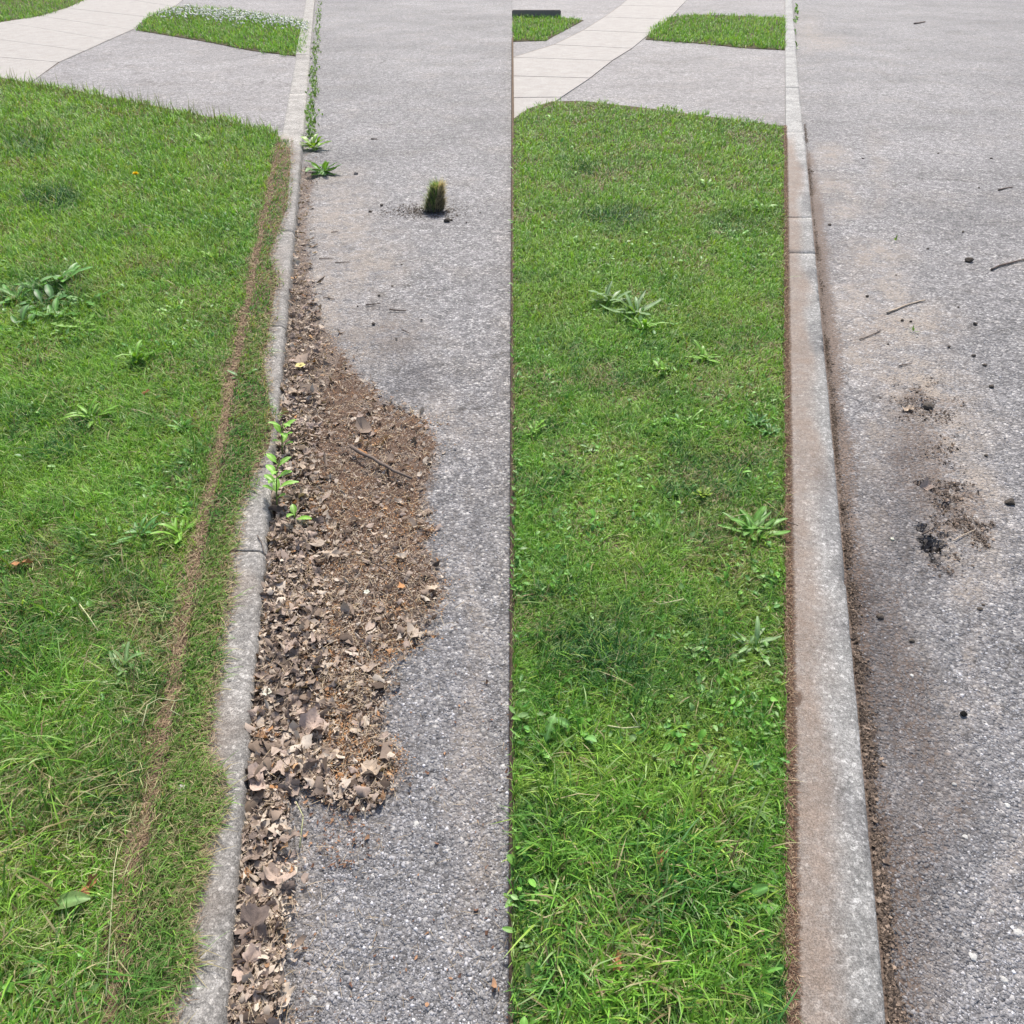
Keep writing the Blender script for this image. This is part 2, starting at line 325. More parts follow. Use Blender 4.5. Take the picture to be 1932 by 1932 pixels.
# ------------------------------------------------------------------ kerbs
def kerb(name, bk, ft, hfun, joints, m, cfun, prof, ymax=40.0, label=''):
    """bk/ft: photo lines for the back and front arris; swept section with joints"""
    yy = list(np.arange(.15, 4, .02))+list(np.arange(4, ymax, .12)); jy = []
    for j in joints: yy += [j-.006, j-.003, j+.003, j+.006]; jy += [j-.003, j+.003]
    yy = np.array(sorted(yy)); dips = np.zeros_like(yy)
    for j in jy: dips[np.abs(yy-j) < 1e-6] = -.014
    b0 = G(bk(1900), 1900, .055); b1 = G(bk(300), 300, .055); f0 = G(ft(1900), 1900, .055); f1 = G(ft(300), 300, .055)
    lin = lambda p, q, y: p[0]+(q[0]-p[0])*(y-p[1])/(q[1]-p[1])
    xb, xf = lin(b0, b1, yy), lin(f0, f1, yy); hh = hfun(yy)
    V, C = [], []
    for (t, dx, dz, zf) in prof:      # t across, dx metres, dz drop from top; zf=1 keeps base at the road
        ax = xb+(xf-xb)*t+dx; z = hh+dz+dips if zf == 0 else np.full_like(yy, dz)
        nz = (fbm(ax, yy, 25, 3)-.5)*(.004 if t < .9 else .0025)
        V.append(np.stack([ax+(nz if 0 < t else 0), yy, z+(nz if zf == 0 else 0)], -1))
        if t >= .93 and zf == 0: V[-1][:, 2] -= .007*sm(.7, .82, vn(yy*22, yy*0+2.2))*sm(.5, .7, vn(yy*3, yy*0+7)); V[-1][:, 0] -= .003*sm(.7, .82, vn(yy*22, yy*0+2.2))*sm(.5, .7, vn(yy*3, yy*0+7))
        C.append(cfun(t, ax, yy, dips))
    V = np.concatenate(V); C = np.concatenate(C); k = len(yy); fc = []
    for i in range(len(prof)-1):
        a = i*k+np.arange(k-1); fc.append(np.stack([a, a+k, a+k+1, a+1], -1))
    o = mesh_np(name, V, fc, m, C, True); return tag(o, label, 'kerb', kind='structure')
PROF = [(0, 0, -.12, 1), (0, 0, -.006, 0)]+[(t, 0, -.001, 0) for t in (.03, .12, .25, .38, .5, .62, .75, .86)]+[(.93, 0, -.003, 0), (.975, 0, -.009, 0), (1, 0, -.022, 0), (1.0, .006, -.05, 0), (1, .01, -.08, 1)]
yD = lambda v: G(600, v)[1]
def hL(y):
    h = np.full_like(y, .06); a, b = yD(268), yD(112)
    return .06-.035*(sm(a-.03, a+.12, y)*sm(b+.1, b-.25, y))
def hR(y):
    a, b = yD(262), yD(96)
    return .058-.025*(sm(a-.15, a+.5, y)*sm(b+.1, b-.5, y))
def cL(t, x, y, dips):
    ux, uy = U(x, y, .055); c = np.zeros((len(y), 3))
    c[:, 0] = np.clip(.9-t*1.05+(fbm(x, y, 6, 3)-.5)*1.4, 0, .85)*sm(240, 275, uy)
    c[:, 1] = np.where(t < .5, .72-.5*t, .12)+(fbm(x, y, 16, 3)-.5)*.5-np.where(uy < 262, .6, 0)
    c[:, 2] = np.where(dips < -.001, 1, np.maximum(blobs(ux, uy, [(490, 905, 26, 14, .6)]), .42*sm(262, 300, uy)))
    return np.clip(c, 0, 1)
def cR(t, x, y, dips):
    ux, uy = U(x, y, .075); c = np.zeros((len(y), 3)); n = (fbm(x*3, y, 2.2, 4)-.5)
    c[:, 0] = sm(.78, .34, t+n*.7)*.85*sm(240, 275, uy)
    c[:, 1] = (np.clip(.95-t*6, 0, 1)*sm(235, 262, uy))+blobs(ux, uy, [(1510, 1308, 7, 12, .8), (1590, 1533, 4, 4, .7)])
    c[:, 2] = np.where(dips < -.001, 1, 0)+sm(262, 300, uy)*(.28+.45*sm(.4, .75, t)*sm(.42, .6, fbm(x, y, 5, 4)))
    return np.clip(c, 0, 1)
kerb('kerb', kerbL_back, kerbL_front, hL, [yD(v) for v in (70, 112, 181, 262, 455, 639, 1068)]+[yD(908)], M['kerbL'], cL, PROF, label='grey concrete kerb overgrown by grass')
kerb('kerb', kerbR_back, kerbR_front, hR, [yD(v) for v in (60, 97, 172, 262, 428, 497)], M['kerbR'], cR, PROF, label='clean edged concrete kerb beside the trimmed lawn')
# the ragged crack across the trimmed kerb
def tube(pts, r, seg=6, taper=1.0):
    pts = np.asarray(pts, float); n = len(pts); V = []; Fq = []
    r = np.linspace(r, r*taper, n) if np.isscalar(r) else np.asarray(r)
    T = np.gradient(pts, axis=0); T /= np.linalg.norm(T, axis=1)[:, None]+1e-9
    up = np.array([.13, .21, .97]); A = np.cross(T, up); A /= np.linalg.norm(A, axis=1)[:, None]+1e-9; Bv = np.cross(A, T)
    a = np.linspace(0, 2*np.pi, seg, endpoint=False)
    for i in range(n): V.append(pts[i]+r[i]*(np.cos(a)[:, None]*A[i]+np.sin(a)[:, None]*Bv[i]))
    V = np.concatenate(V)
    for i in range(n-1):
        for j in range(seg): Fq.append((i*seg+j, i*seg+(j+1) % seg, (i+1)*seg+(j+1) % seg, (i+1)*seg+j))
    c0 = len(V); V = np.vstack([V, pts[0], pts[-1]])
    Ft = [(c0, (j+1) % seg, j) for j in range(seg)]+[(c0+1, (n-1)*seg+j, (n-1)*seg+(j+1) % seg) for j in range(seg)]
    return V, [np.array(Fq), np.array(Ft)]
# ------------------------------------------------------------------ grass
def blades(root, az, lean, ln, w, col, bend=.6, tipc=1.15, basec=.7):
    n = len(root); d = np.stack([np.cos(az), np.sin(az)], -1); s = np.stack([-np.sin(az), np.cos(az)], -1)
    tw = rng.normal(0, .5, n); s = np.stack([s[:, 0]*np.cos(tw)-s[:, 1]*np.sin(tw), s[:, 0]*np.sin(tw)+s[:, 1]*np.cos(tw)], -1)
    V = np.zeros((n, 7, 3), np.float32); C = np.zeros((n, 7, 3), np.float32)
    p = root.copy(); ang = lean.copy(); seg = ln/3
    for i, ww in enumerate((.75, 1.0, .72)):
        V[:, 2*i, :2] = p[:, :2]-s*(w*ww/2)[:, None]; V[:, 2*i+1, :2] = p[:, :2]+s*(w*ww/2)[:, None]
        V[:, 2*i, 2] = p[:, 2]; V[:, 2*i+1, 2] = p[:, 2]
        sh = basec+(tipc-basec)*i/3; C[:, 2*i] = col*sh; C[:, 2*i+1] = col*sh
        h = seg*np.sin(ang); p = p+np.concatenate([d*h[:, None], (seg*np.cos(ang))[:, None]], -1)
        ang = np.minimum(ang+bend*rng.uniform(.2, 1, n), 1.75)
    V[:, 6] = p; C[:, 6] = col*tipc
    b = (np.arange(n)*7)[:, None]
    Q = np.concatenate([b+np.array([[0, 1, 3, 2]]), b+np.array([[2, 3, 5, 4]])]); T = b+np.array([[4, 5, 6]])
    return V.reshape(-1, 3), [Q, T], C.reshape(-1, 3)
def join(parts):
    V = []; Fs = {}; C = []; o = 0
    for (v, f, c) in parts:
        for a in f: Fs.setdefault(a.shape[1], []).append(a+o)
        V.append(v); C.append(c); o += len(v)
    return np.concatenate(V), [np.concatenate(Fs[k]) for k in Fs], np.concatenate(C)
def sample(poly, dens, z):
    """points over a ground region, density given per photo unit^2 so near ground gets the fine grass"""
    P = np.array(poly); x0, x1 = max(P[:, 0].min(), -140), min(P[:, 0].max(), 2080); y0, y1 = max(P[:, 1].min(), -10), min(P[:, 1].max(), 2060)
    n = int((x1-x0)*(y1-y0)*.5); x = rng.uniform(x0, x1, n); y = rng.uniform(y0, y1, n)
    wj = G(x, y, z); k = inpoly(x+(fbm(wj[:, 0], wj[:, 1], 6, 3)-.5)*spm(y)*.12*(y < 280), y+(fbm(wj[:, 0]+9, wj[:, 1], 6, 3)-.5)*spm(y)*.12*(y < 280), poly) & (rng.random(n) < dens(y)/.5); return x[k], y[k]
GC = dict(mid=(.11, .295, .03), lite=(.22, .44, .055), yel=(.33, .45, .075), dark=(.03, .12, .022), blue=(.06, .2, .05), straw=(.42, .36, .2), brown=(.22, .15, .085), pale=(.34, .44, .2))
DARKS_L = [(100, 380, 60, 26, 1), (55, 275, 55, 30, .7), (95, 560, 90, 55, .8), (30, 1190, 70, 90, .7), (60, 1240, 60, 60, .6), (130, 1500, 70, 60, .45), (200, 1450, 70, 60, .5), (60, 1560, 40, 70, .6), (440, 880, 40, 30, .3), (330, 1700, 50, 60, .5), (370, 1900, 40, 60, .4), (230, 1380, 60, 40, .5), (250, 1730, 60, 60, .3)]
DARKS_R = [(1160, 410, 95, 22, .9), (1100, 322, 40, 18, .8), (1130, 1240, 120, 65, 1.1), (1050, 1225, 70, 40, .9), (1250, 1320, 70, 60, .5), (1450, 1260, 40, 40, .6), (1000, 1400, 60, 50, .3), (1010, 1560, 60, 70, .7), (1350, 640, 60, 12, .5), (1270, 1680, 120, 60, .5), (1390, 420, 120, 30, .5), (1100, 1560, 120, 50, .3)]
STRAW_L = [(110, 1010, 40, 25, .9), (280, 1180, 60, 40, .9), (50, 1490, 60, 40, .7), (300, 1060, 70, 30, .7), (320, 1000, 40, 20, .4), (400, 1030, 16, 120, .4), (260, 1240, 80, 30, .5), (370, 1330, 40, 60, .5), (200, 1620, 60, 60, .4), (130, 1760, 60, 60, .5), (440, 640, 60, 120, .3), (190, 800, 60, 20, .4), (380, 600, 60, 60, .35), (60, 350, 40, 20, .3), (100, 1900, 90, 50, .5), (400, 1240, 20, 100, .5)]
STRAW_R = [(1290, 985, 26, 14, 1.1), (1420, 262, 50, 12, .7), (1238, 1210, 20, 16, .9), (1030, 1670, 40, 30, 1.0), (1450, 1750, 28, 36, .8), (1020, 1900, 60, 60, .7), (1300, 1425, 30, 30, .8), (1270, 400, 80, 20, .3), (1150, 340, 60, 20, .3), (1190, 500, 60, 10, .4), (1230, 900, 30, 20, .7), (1140, 700, 20, 10, .7), (1440, 660, 40, 10, .5), (1150, 1030, 30, 14, .7), (1440, 1180, 40, 60, .3), (1290, 1120, 60, 30, .3), (1455, 1050, 30, 20, .3), (1100, 1430, 30, 18, .5), (1350, 1240, 30, 20, .4), (1470, 1650, 14, 60, .6), (1250, 1930, 120, 30, .4)]
BARE_R = [(1040, 1678, 22, 20, .7), (1452, 1756, 20, 26, .6), (1288, 995, 14, 8, .8), (1240, 1212, 12, 10, .8), (1153, 680, 14, 8, .6), (1190, 1110, 12, 10, .5)]
strip_y = [200, 268, 340, 430, 538, 610, 700, 790, 898, 935, 1005, 1067, 1123, 1179, 1249, 1319, 1375, 1445, 1481, 1553, 1661, 1715, 1805, 1895, 2100]
strip_x = [535, 526, 511, 493, 472, 464, 439, 421, 403, 392, 375, 372, 358, 344, 325, 319, 302, 280, 288, 270, 252, 234, 216, 202, 165]
fr_y = [270, 311, 390, 484, 520, 592, 682, 790, 844, 898, 955, 997, 1081, 1137, 1207, 1263, 1375, 1445, 1517, 1607, 1733, 1823, 1913, 2100]
fr_x = [548, 550, 544, 508, 526, 515, 500, 518, 510, 480, 452, 445, 434, 426, 414, 403, 390, 400, 420, 385, 358, 350, 320, 290]
soff = lambda Y: (fbm(Y*4.5, Y*0+3.3, 1, 3)-.5)*.05
swid = lambda Y: np.clip(fbm(Y*5.1, Y*0+8.1, 1, 4)*3.6-1.25, .0, 1.25)
def grass_set(name, x, y, z, side, hmul=1.0, label=''):
    Wp = G(x, y, z); n = len(x); X, Y = Wp[:, 0], Wp[:, 1]; s = spm(y, z)
    n1 = fbm(X, Y, 2.2, 4); n2 = fbm(X+50, Y, 7, 3); n3 = fbm(X, Y+80, 24, 2)
    jx = x+(n2-.5)*s*.14; jy = y+(n3-.5)*s*.07
    dk = blobs(jx, jy, DARKS_L if side == 'L' else DARKS_R); stw = blobs(jx, jy, STRAW_L if side == 'L' else STRAW_R)
    keep = np.ones(n, bool)
    if side == 'L':
        sx = np.interp(y, strip_y, strip_x); d = np.abs(x+(n3-.5)*s*.07-sx-soff(Y)*s)/(s*(.008+.036*n2)*swid(Y)+1.5)
        gapp = np.clip(1.4-d, 0, 1); keep &= rng.random(n) > gapp*.96*np.where(n2 > .62, .5, 1)
        nearstrip = np.clip(1-(sx-x)/(s*.5), 0, 1)*(y > 500)
    else:
        keep &= rng.random(n) > blobs(jx, jy, BARE_R)*.9; nearstrip = np.clip(1-(1480-x)/(s*.35), 0, 1)*.7
    keep &= rng.random(n) > sm(.62, .8, n3)*.55*(y > 650)
    c = np.tile(np.array(GC['mid']), (n, 1)); L_ = lambda k: np.array(GC[k])
    def mixc(w, k):
        nonlocal c
        w = np.clip(w, 0, 1)[:, None]; c = c*(1-w)+L_(k)*w
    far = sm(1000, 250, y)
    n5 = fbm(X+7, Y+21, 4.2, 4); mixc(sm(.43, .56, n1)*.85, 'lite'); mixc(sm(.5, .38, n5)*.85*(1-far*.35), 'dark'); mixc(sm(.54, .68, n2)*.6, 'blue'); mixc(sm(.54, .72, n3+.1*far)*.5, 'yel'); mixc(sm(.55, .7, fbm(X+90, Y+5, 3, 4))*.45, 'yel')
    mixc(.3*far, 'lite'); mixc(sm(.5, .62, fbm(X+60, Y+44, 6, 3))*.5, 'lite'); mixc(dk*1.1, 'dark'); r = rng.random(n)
    mixc((r < .12)*.8, 'lite'); mixc((r > .9)*.7, 'yel'); mixc(((r > .78) & (r < .86))*.7, 'pale'); mixc(((r > .3) & (r < .42))*.6, 'dark')
    ps = .035+.03*(y > 700)+.09*nearstrip+.36*np.clip(stw, 0, 1)+.3*sm(.54, .7, fbm(X+9, Y+3, 5, 3))
    if side == 'L': ps = ps+.05*(y > 950)
    st = rng.random(n) < ps; mixc(st*.92, 'straw'); mixc((rng.random(n) < ps*.35)*.85, 'brown')
    c *= rng.uniform(.72, 1.3, n)[:, None]
    ln = rng.gamma(6, 1/6, n)*.030*hmul*(1+.5*dk)*(1+.35*sm(700, 250, y))*(.75+.5*n2)*(1-.45*np.clip(stw, 0, 1))
    if side == 'L': ln *= 1+.25*sm(500, 200, y)
    w = np.maximum(rng.uniform(.0010, .0021, n)*(1+.4*dk), np.minimum(1.45/s, .007)); coarse = (rng.random(n) < (.2*sm(1250, 1500, y+(n1-.5)*500)*sm(1460, 1300, x) if side == 'R' else .06*sm(900, 1500, y)*sm(250, 100, x))+.012)
    w = np.where(coarse, rng.uniform(.0026, .0046, n), w); ln = np.where(coarse, ln*1.75, ln)
    w = np.where(st & ~coarse, w*.8, w)
    az = rng.uniform(0, 2*np.pi, n)*.8+2*np.pi*fbm(X, Y+33, 12, 2)*1.3; lean = np.clip(rng.normal(.75, .42, n)+.4*st+.15*dk, .02, 1.45)
    if side == 'R':   # trimmed edges: blades do not hang over
        hw = np.maximum(0, 1-(1480-x)/(s*.04)); out = hw > 0
        az = np.where(out, np.pi+rng.normal(0, 1.0, n), az); ln = np.where(out, ln*.8, ln)
        e = X < .055; ln = np.where(e, np.minimum(ln, .03), ln); az = np.where(e, rng.normal(0, .9, n), az)
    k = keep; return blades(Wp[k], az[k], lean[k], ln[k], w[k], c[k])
dens = lambda y: np.interp(y, [0, 250, 600, 1000, 1500, 1950], [.46, .46, .44, .42, .38, .34])
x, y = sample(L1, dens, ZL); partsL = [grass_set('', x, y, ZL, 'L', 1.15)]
# the fringe that has grown over the kerb
n = 300000; yy = rng.uniform(265, 2050, n); xx = rng.uniform(120, 560, n)
fx_ = np.interp(yy, fr_y, fr_x); bk_ = kerbL_back(yy)
ww = G(xx, yy, .06); ex = (fbm(ww[:, 0], ww[:, 1], 14, 3)-.5)*spm(yy)*.06
tt_ = (xx-bk_)/(fx_-bk_+1); k = (xx > bk_+spm(yy)*.01) & (xx < fx_+ex*2) & (rng.random(n) < 1.15-.95*sm(.35, 1.1, tt_)**1.0) & (rng.random(n) < dens(yy)/.5*1.05); xx, yy, fx_, bk_ = xx[k], yy[k], fx_[k], bk_[k]
t = (xx-bk_)/(fx_-bk_+1); n = len(xx); wp = G(xx, yy, .062); s = spm(yy)
n2 = fbm(wp[:, 0]+3, wp[:, 1], 9, 3); keep = rng.random(n) > np.clip((.5-t*2.2), 0, .5)*1.0+.5*sm(.55, .7, n2)*(yy > 900)
n4 = fbm(wp[:, 0], wp[:, 1]+5, 5, 3)[:, None]; c = np.array(GC['mid'])*(1-n2[:, None])+np.array(GC['blue'])*n2[:, None]; c = c*(1-sm(.42, .65, n4)*.7)+np.array((.2, .33, .07))*sm(.42, .65, n4)*.7
r = rng.random(n); stw = r < .16+.2*(t > .8)+.14*(t < .25)+.15*sm(.5, .7, n4[:, 0]); c = np.where(stw[:, None], np.array(GC['straw']), c); c = np.where((r > .93)[:, None], np.array(GC['lite']), c); c = c*rng.uniform(.7, 1.25, n)[:, None]
az = rng.normal(-.15, .95, n); lean = np.clip(rng.normal(.85, .4, n), .05, 1.5); ln = rng.gamma(6, 1/6, n)*.03*(.6+.8*n2)
w = np.maximum(rng.uniform(.0011, .002, n), np.minimum(1.5/s, .006))
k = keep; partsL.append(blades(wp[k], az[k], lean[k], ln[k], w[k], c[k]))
V, Fc, C = join(partsL); o = mesh_np('lawn_grass', V, Fc, M['grass'], C)
tag(o, 'shaggy green lawn grass creeping over the kerb beside the leaf litter', 'grass', kind='stuff')
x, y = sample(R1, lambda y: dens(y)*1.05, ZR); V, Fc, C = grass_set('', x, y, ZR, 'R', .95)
o = mesh_np('lawn_grass', V, Fc, M['grass'], C); tag(o, 'trimmed green lawn grass ending in a straight line at the clean kerb', 'grass', kind='stuff')
for P_, sd, lb in ((L2, 'L', 'far grass patch sprinkled with white clover beside the overgrown kerb'), (L3, 'L', 'small corner of grass beyond the pale sidewalk at far left'), (R2, 'R', 'short grass patch beyond the driveway beside the clean kerb'), (R3, 'R', 'grass patch below the grey timber edging')):
    x, y = sample(P_, lambda y: y*0+.5, ZF); wp = G(x, y, ZF); n = len(x)
    n1 = fbm(wp[:, 0], wp[:, 1], 1.6, 4)[:, None]; c = np.array(GC['mid'])*(1-n1)+np.array(GC['lite'])*n1
    r = rng.random((n, 1)); c = np.where(r < .1, np.array(GC['dark']), c); c = np.where(r > .88, np.array(GC['yel']), c)*rng.uniform(.75, 1.3, (n, 1))*1.05
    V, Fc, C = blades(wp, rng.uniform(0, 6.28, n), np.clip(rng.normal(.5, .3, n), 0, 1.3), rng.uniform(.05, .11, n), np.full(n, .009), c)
    o = mesh_np('lawn_grass', V, Fc, M['grass'], C); tag(o, lb, 'grass', kind='stuff')
# seed heads and tall stalks along the driveway side of the lawn
n = 260; yy_ = rng.uniform(0, 1, n); px = 10+yy_*520; py = np.interp(px, [10, 100, 240, 380, 480, 530], [152, 167, 194, 221, 244, 262])+rng.uniform(0, 14, n)
V, Fc, C = blades(G(px, py, ZL), rng.uniform(0, 6.28, n), rng.uniform(0, .35, n), rng.uniform(.08, .2, n), np.full(n, .005), np.tile(np.array((.16, .2, .06)), (n, 1)), .2)
o = mesh_np('grass_stalks', V, Fc, M['grass'], C); tag(o, 'tall uncut grass stalks along the driveway side of the lawn', 'grass', kind='stuff')
# ------------------------------------------------------------------ leaves and weeds
def leaf_geo(L, Wd, shape, curl=.2, fold=.15, n=9, col=(.2, .4, .05), rib=(.4, .55, .2)):
    """one leaf along +X, tip up by curl; shape: function of t giving half width"""
    t = np.linspace(0, 1, n); hw = np.array([shape(a) for a in t])*Wd/2
    V, C = [], []
    for i in range(n):
        x = L*t[i]; z = curl*L*math.sin(t[i]*2.2)
        for q in (-1, -.5, 0, .5, 1):
            V.append((x, hw[i]*q, z+fold*abs(q)*hw[i]+rng.normal(0, .002)*L*4)); C.append(rib if q == 0 else tuple(np.array(col)*rng.uniform(.85, 1.15)))
    Q = [(i*5+j, i*5+j+1, (i+1)*5+j+1, (i+1)*5+j) for i in range(n-1) for j in range(4)]
    return np.array(V), [np.array(Q)], np.array(C)
lance = lambda t: .18+.82*math.sin(math.pi*min(1, t*.92+.04))**.8 if t > .15 else .18+t*1.5
ovate = lambda t: (.12 if t < .22 else math.sin(math.pi*((t-.22)/.78)**.8*.97+.05)**.65)
lobed = lambda t: (.16 if t < .12 else (.35+.75*t)*(.62+.38*math.sin(t*26)))*(1 if t < .85 else (1-t)/.15*.9+.1)
SH = dict(lance=lance, ovate=ovate, lobed=lobed)
def xf(g, az, tilt, pos):
    v, f, c = g; ct, st_ = math.cos(tilt), math.sin(tilt); v = v.copy()
    x_, z_ = v[:, 0]*ct-v[:, 2]*st_, v[:, 0]*st_+v[:, 2]*ct; ca, sa = math.cos(az), math.sin(az)
    return np.stack([x_*ca-v[:, 1]*sa, x_*sa+v[:, 1]*ca, z_], -1)+np.array(pos), f, c
def rosette(name, u, v, z, nl, L, Wd, kind, label, col=(.14, .33, .03), tilt=(.15, .7), group=None, cat='weed'):
    base = G(u, v, z); parts = []
    for i in range(nl):
        a = 6.283*i/nl+rng.normal(0, .6); l_ = L*rng.uniform(.45, 1.15)
        parts.append(xf(leaf_geo(l_, Wd*rng.uniform(.6, 1.1), SH[kind], rng.uniform(-.25, .3), .25, 14 if kind == 'lobed' else 9, np.array(col)*np.array((.85, .78, .8))*rng.uniform(.6, 1.2), np.array(col)*1.15+.03), a, rng.uniform(*tilt), (rng.normal(0, .12)*L, rng.normal(0, .12)*L, .004)))
    V, Fc, C = join(parts); o = mesh_np(name, V, Fc, M['leafy'], C, True); o.location = base
    return tag(o, label, cat, group)
b_, d_ = (.2, .44, .04), (.11, .32, .035)
WEEDS = [  # u, v, side z, n, length, width, kind, colour, label
 (60, 545, ZL, 8, .16, .05, 'lobed', d_, 'dark broad leaved weed nearest the left edge in the big weed patch'),
 (125, 530, ZL, 9, .17, .055, 'lance', (.14, .36, .06), 'light green broad leaved weed at the top of the big weed patch'),
 (165, 572, ZL, 9, .15, .05, 'lobed', d_, 'dark weed at the right end of the big weed patch'),
 (110, 600, ZL, 8, .14, .045, 'lance', d_, 'weed at the foot of the big weed patch'),
 (330, 590, ZL, 7, .11, .035, 'lobed', b_, 'bright dandelion leaves in the left lawn, right of the big weed patch'),
 (35, 570, ZL, 9, .15, .05, 'ovate', d_, 'dark weed at the left edge just below the top of the big weed patch'),
 (95, 572, ZL, 10, .16, .05, 'ovate', (.1, .27, .06), 'broad leaved weed in the middle of the big weed patch'),
 (150, 620, ZL, 8, .15, .04, 'lobed', b_, 'bright weed below the right end of the big weed patch'),
 (50, 615, ZL, 8, .14, .045, 'ovate', (.11, .28, .05), 'weed at the lower left of the big weed patch'),
 (260, 680, ZL, 8, .12, .03, 'lance', b_, 'narrow leaved weed below the bright dandelion leaves'),
 (460, 712, ZL, 5, .07, .02, 'lance', (.12, .32, .07), 'small weed beside the bare soil strip'),
 (175, 790, ZL, 9, .12, .025, 'lance', b_, 'spreading narrow leaved weed above the leafy patch, left lawn'),
 (345, 812, ZL, 26, .07, .014, 'ovate', d_, 'low dark patch of many small leaves, left lawn'),
 (180, 940, ZL, 6, .07, .022, 'lobed', b_, 'little dandelion rosette left of the long leaved plantains'),
 (265, 1012, ZL, 9, .11, .02, 'lance', (.12, .32, .07), 'long leaved plantain, left one of the pair'),
 (340, 1010, ZL, 9, .10, .022, 'lance', b_, 'bright long leaved plantain, right one of the pair near the soil strip'),
 (235, 1265, ZL, 7, .085, .02, 'lance', (.2, .36, .12), 'pale plantain with one leaf turned over, left lawn'),
 (100, 1715, ZL, 3, .1, .045, 'ovate', (.2, .36, .1), 'large pale oval leaves low in the left lawn'),
 (110, 1890, ZL, 2, .07, .024, 'ovate', (.22, .5, .06), 'single upright bright leaf at the bottom of the left lawn'),
 (190, 1468, ZL, 2, .06, .018, 'ovate', (.2, .38, .1), 'small pale leaf weed, left lawn'),
 (400, 485, ZL, 5, .07, .03, 'ovate', (.26, .5, .05), 'tiny bright yellow green weed, left lawn'),
 (385, 268, ZL, 7, .12, .04, 'ovate', (.22, .46, .04), 'bright weed near the driveway end of the left lawn'),
 (500, 1205, ZL, 3, .001, .001, 'ovate', b_, None),
 (1150, 572, ZR, 11, .15, .04, 'lance', (.2, .36, .12), 'silvery broad leaved weed cluster in the right lawn, left part'),
 (1195, 590, ZR, 11, .16, .035, 'lance', (.2, .36, .13), 'silvery long leaved weed cluster in the right lawn, right part'),
 (1215, 620, ZR, 9, .14, .03, 'lance', b_, 'bright green weed just below the silvery cluster'),
 (1330, 679, ZR, 9, .10, .025, 'lance', b_, 'bright star shaped weed above the small leaved patch, right lawn'),
 (1425, 800, ZR, 22, .06, .014, 'ovate', (.09, .27, .05), 'patch of small dark leaves beside the clean kerb, left half'),
 (1452, 818, ZR, 20, .06, .014, 'ovate', (.09, .27, .05), 'patch of small dark leaves beside the clean kerb, right half'),
 (1300, 803, ZR, 8, .1, .022, 'lobed', b_, 'feathery dandelion leaves mid right lawn'),
 (1109, 850, ZR, 3, .075, .035, 'ovate', (.3, .48, .2), 'pale folded leaf weed, right lawn'),
 (1324, 936, ZR, 7, .05, .022, 'ovate', (.3, .48, .04), 'yellow green little weed, right lawn'),
 (1428, 1003, ZR, 13, .12, .028, 'lance', (.16, .38, .06), 'large bright plantain beside the clean kerb'),
 (1417, 1222, ZR, 10, .09, .018, 'lance', (.24, .4, .16), 'grey green plantain rosette near the clean kerb'),
 (1022, 1418, ZR, 4, .085, .045, 'lobed', (.2, .42, .1), 'large lobed leaves at the left of the right lawn'),
 (1098, 1388, ZR, 4, .07, .035, 'ovate', (.18, .4, .1), 'broad pale leaves right of the large lobed ones'),
 (1404, 1690, ZR, 2, .085, .028, 'lance', (.13, .34, .06), 'long leaf pointing towards the clean kerb'),
 (1310, 1742, ZR, 1, .075, .05, 'lobed', (.28, .52, .14), 'single large jagged dandelion leaf low in the right lawn'),
 (1412, 1715, ZR, 3, .04, .028, 'lobed', (.16, .4, .08), 'small lobed leaves right of the jagged dandelion leaf'),
 (1380, 1760, ZR, 4, .04, .02, 'lobed', (.2, .4, .1), 'small pale weed under the jagged dandelion leaf'),
 (1436, 1830, ZR, 2, .05, .016, 'lance', (.16, .42, .06), 'slim upright leaf pair close to the clean kerb'),
 (1425, 1885, ZR, 1, .05, .03, 'ovate', (.16, .42, .05), 'smooth oval leaf at the bottom beside the clean kerb'),
 (1250, 700, ZR, 6, .07, .03, 'ovate', b_, 'light small weed mid right lawn'),
 (1010, 815, ZR, 8, .08, .03, 'lobed', b_, 'bright weed at the left side of the right lawn'),
 (1330, 350, ZR, 7, .1, .04, 'ovate', (.2, .45, .04), 'bright weed high in the right lawn'),
 (1435, 395, ZR, 8, .1, .04, 'ovate', (.18, .42, .04), 'bright weed beside the clean kerb, high in the right lawn'),
 (1200, 870, ZR, 5, .06, .02, 'lance', b_, 'small light weed, mid right lawn'),
 (592, 278, .01, 14, .17, .07, 'ovate', (.22, .42, .04), 'bright broad leaved weed in the gutter at the end of the raised kerb'),
 (608, 322, .01, 9, .19, .075, 'lance', (.13, .32, .04), 'broad leaved weed lying on the road at the top of the leaf litter'),
]
for (u, v, z, nl, L, wd, kd, cl, lb) in WEEDS:
    if lb: rosette('weed_plant', u, v, z+.006, int(nl*(1.7 if nl > 4 else 1)), L*.8, wd*.75, kd, lb, cl, tilt=(.0, .35) if u < 200 and v < 700 else (.0, .55))
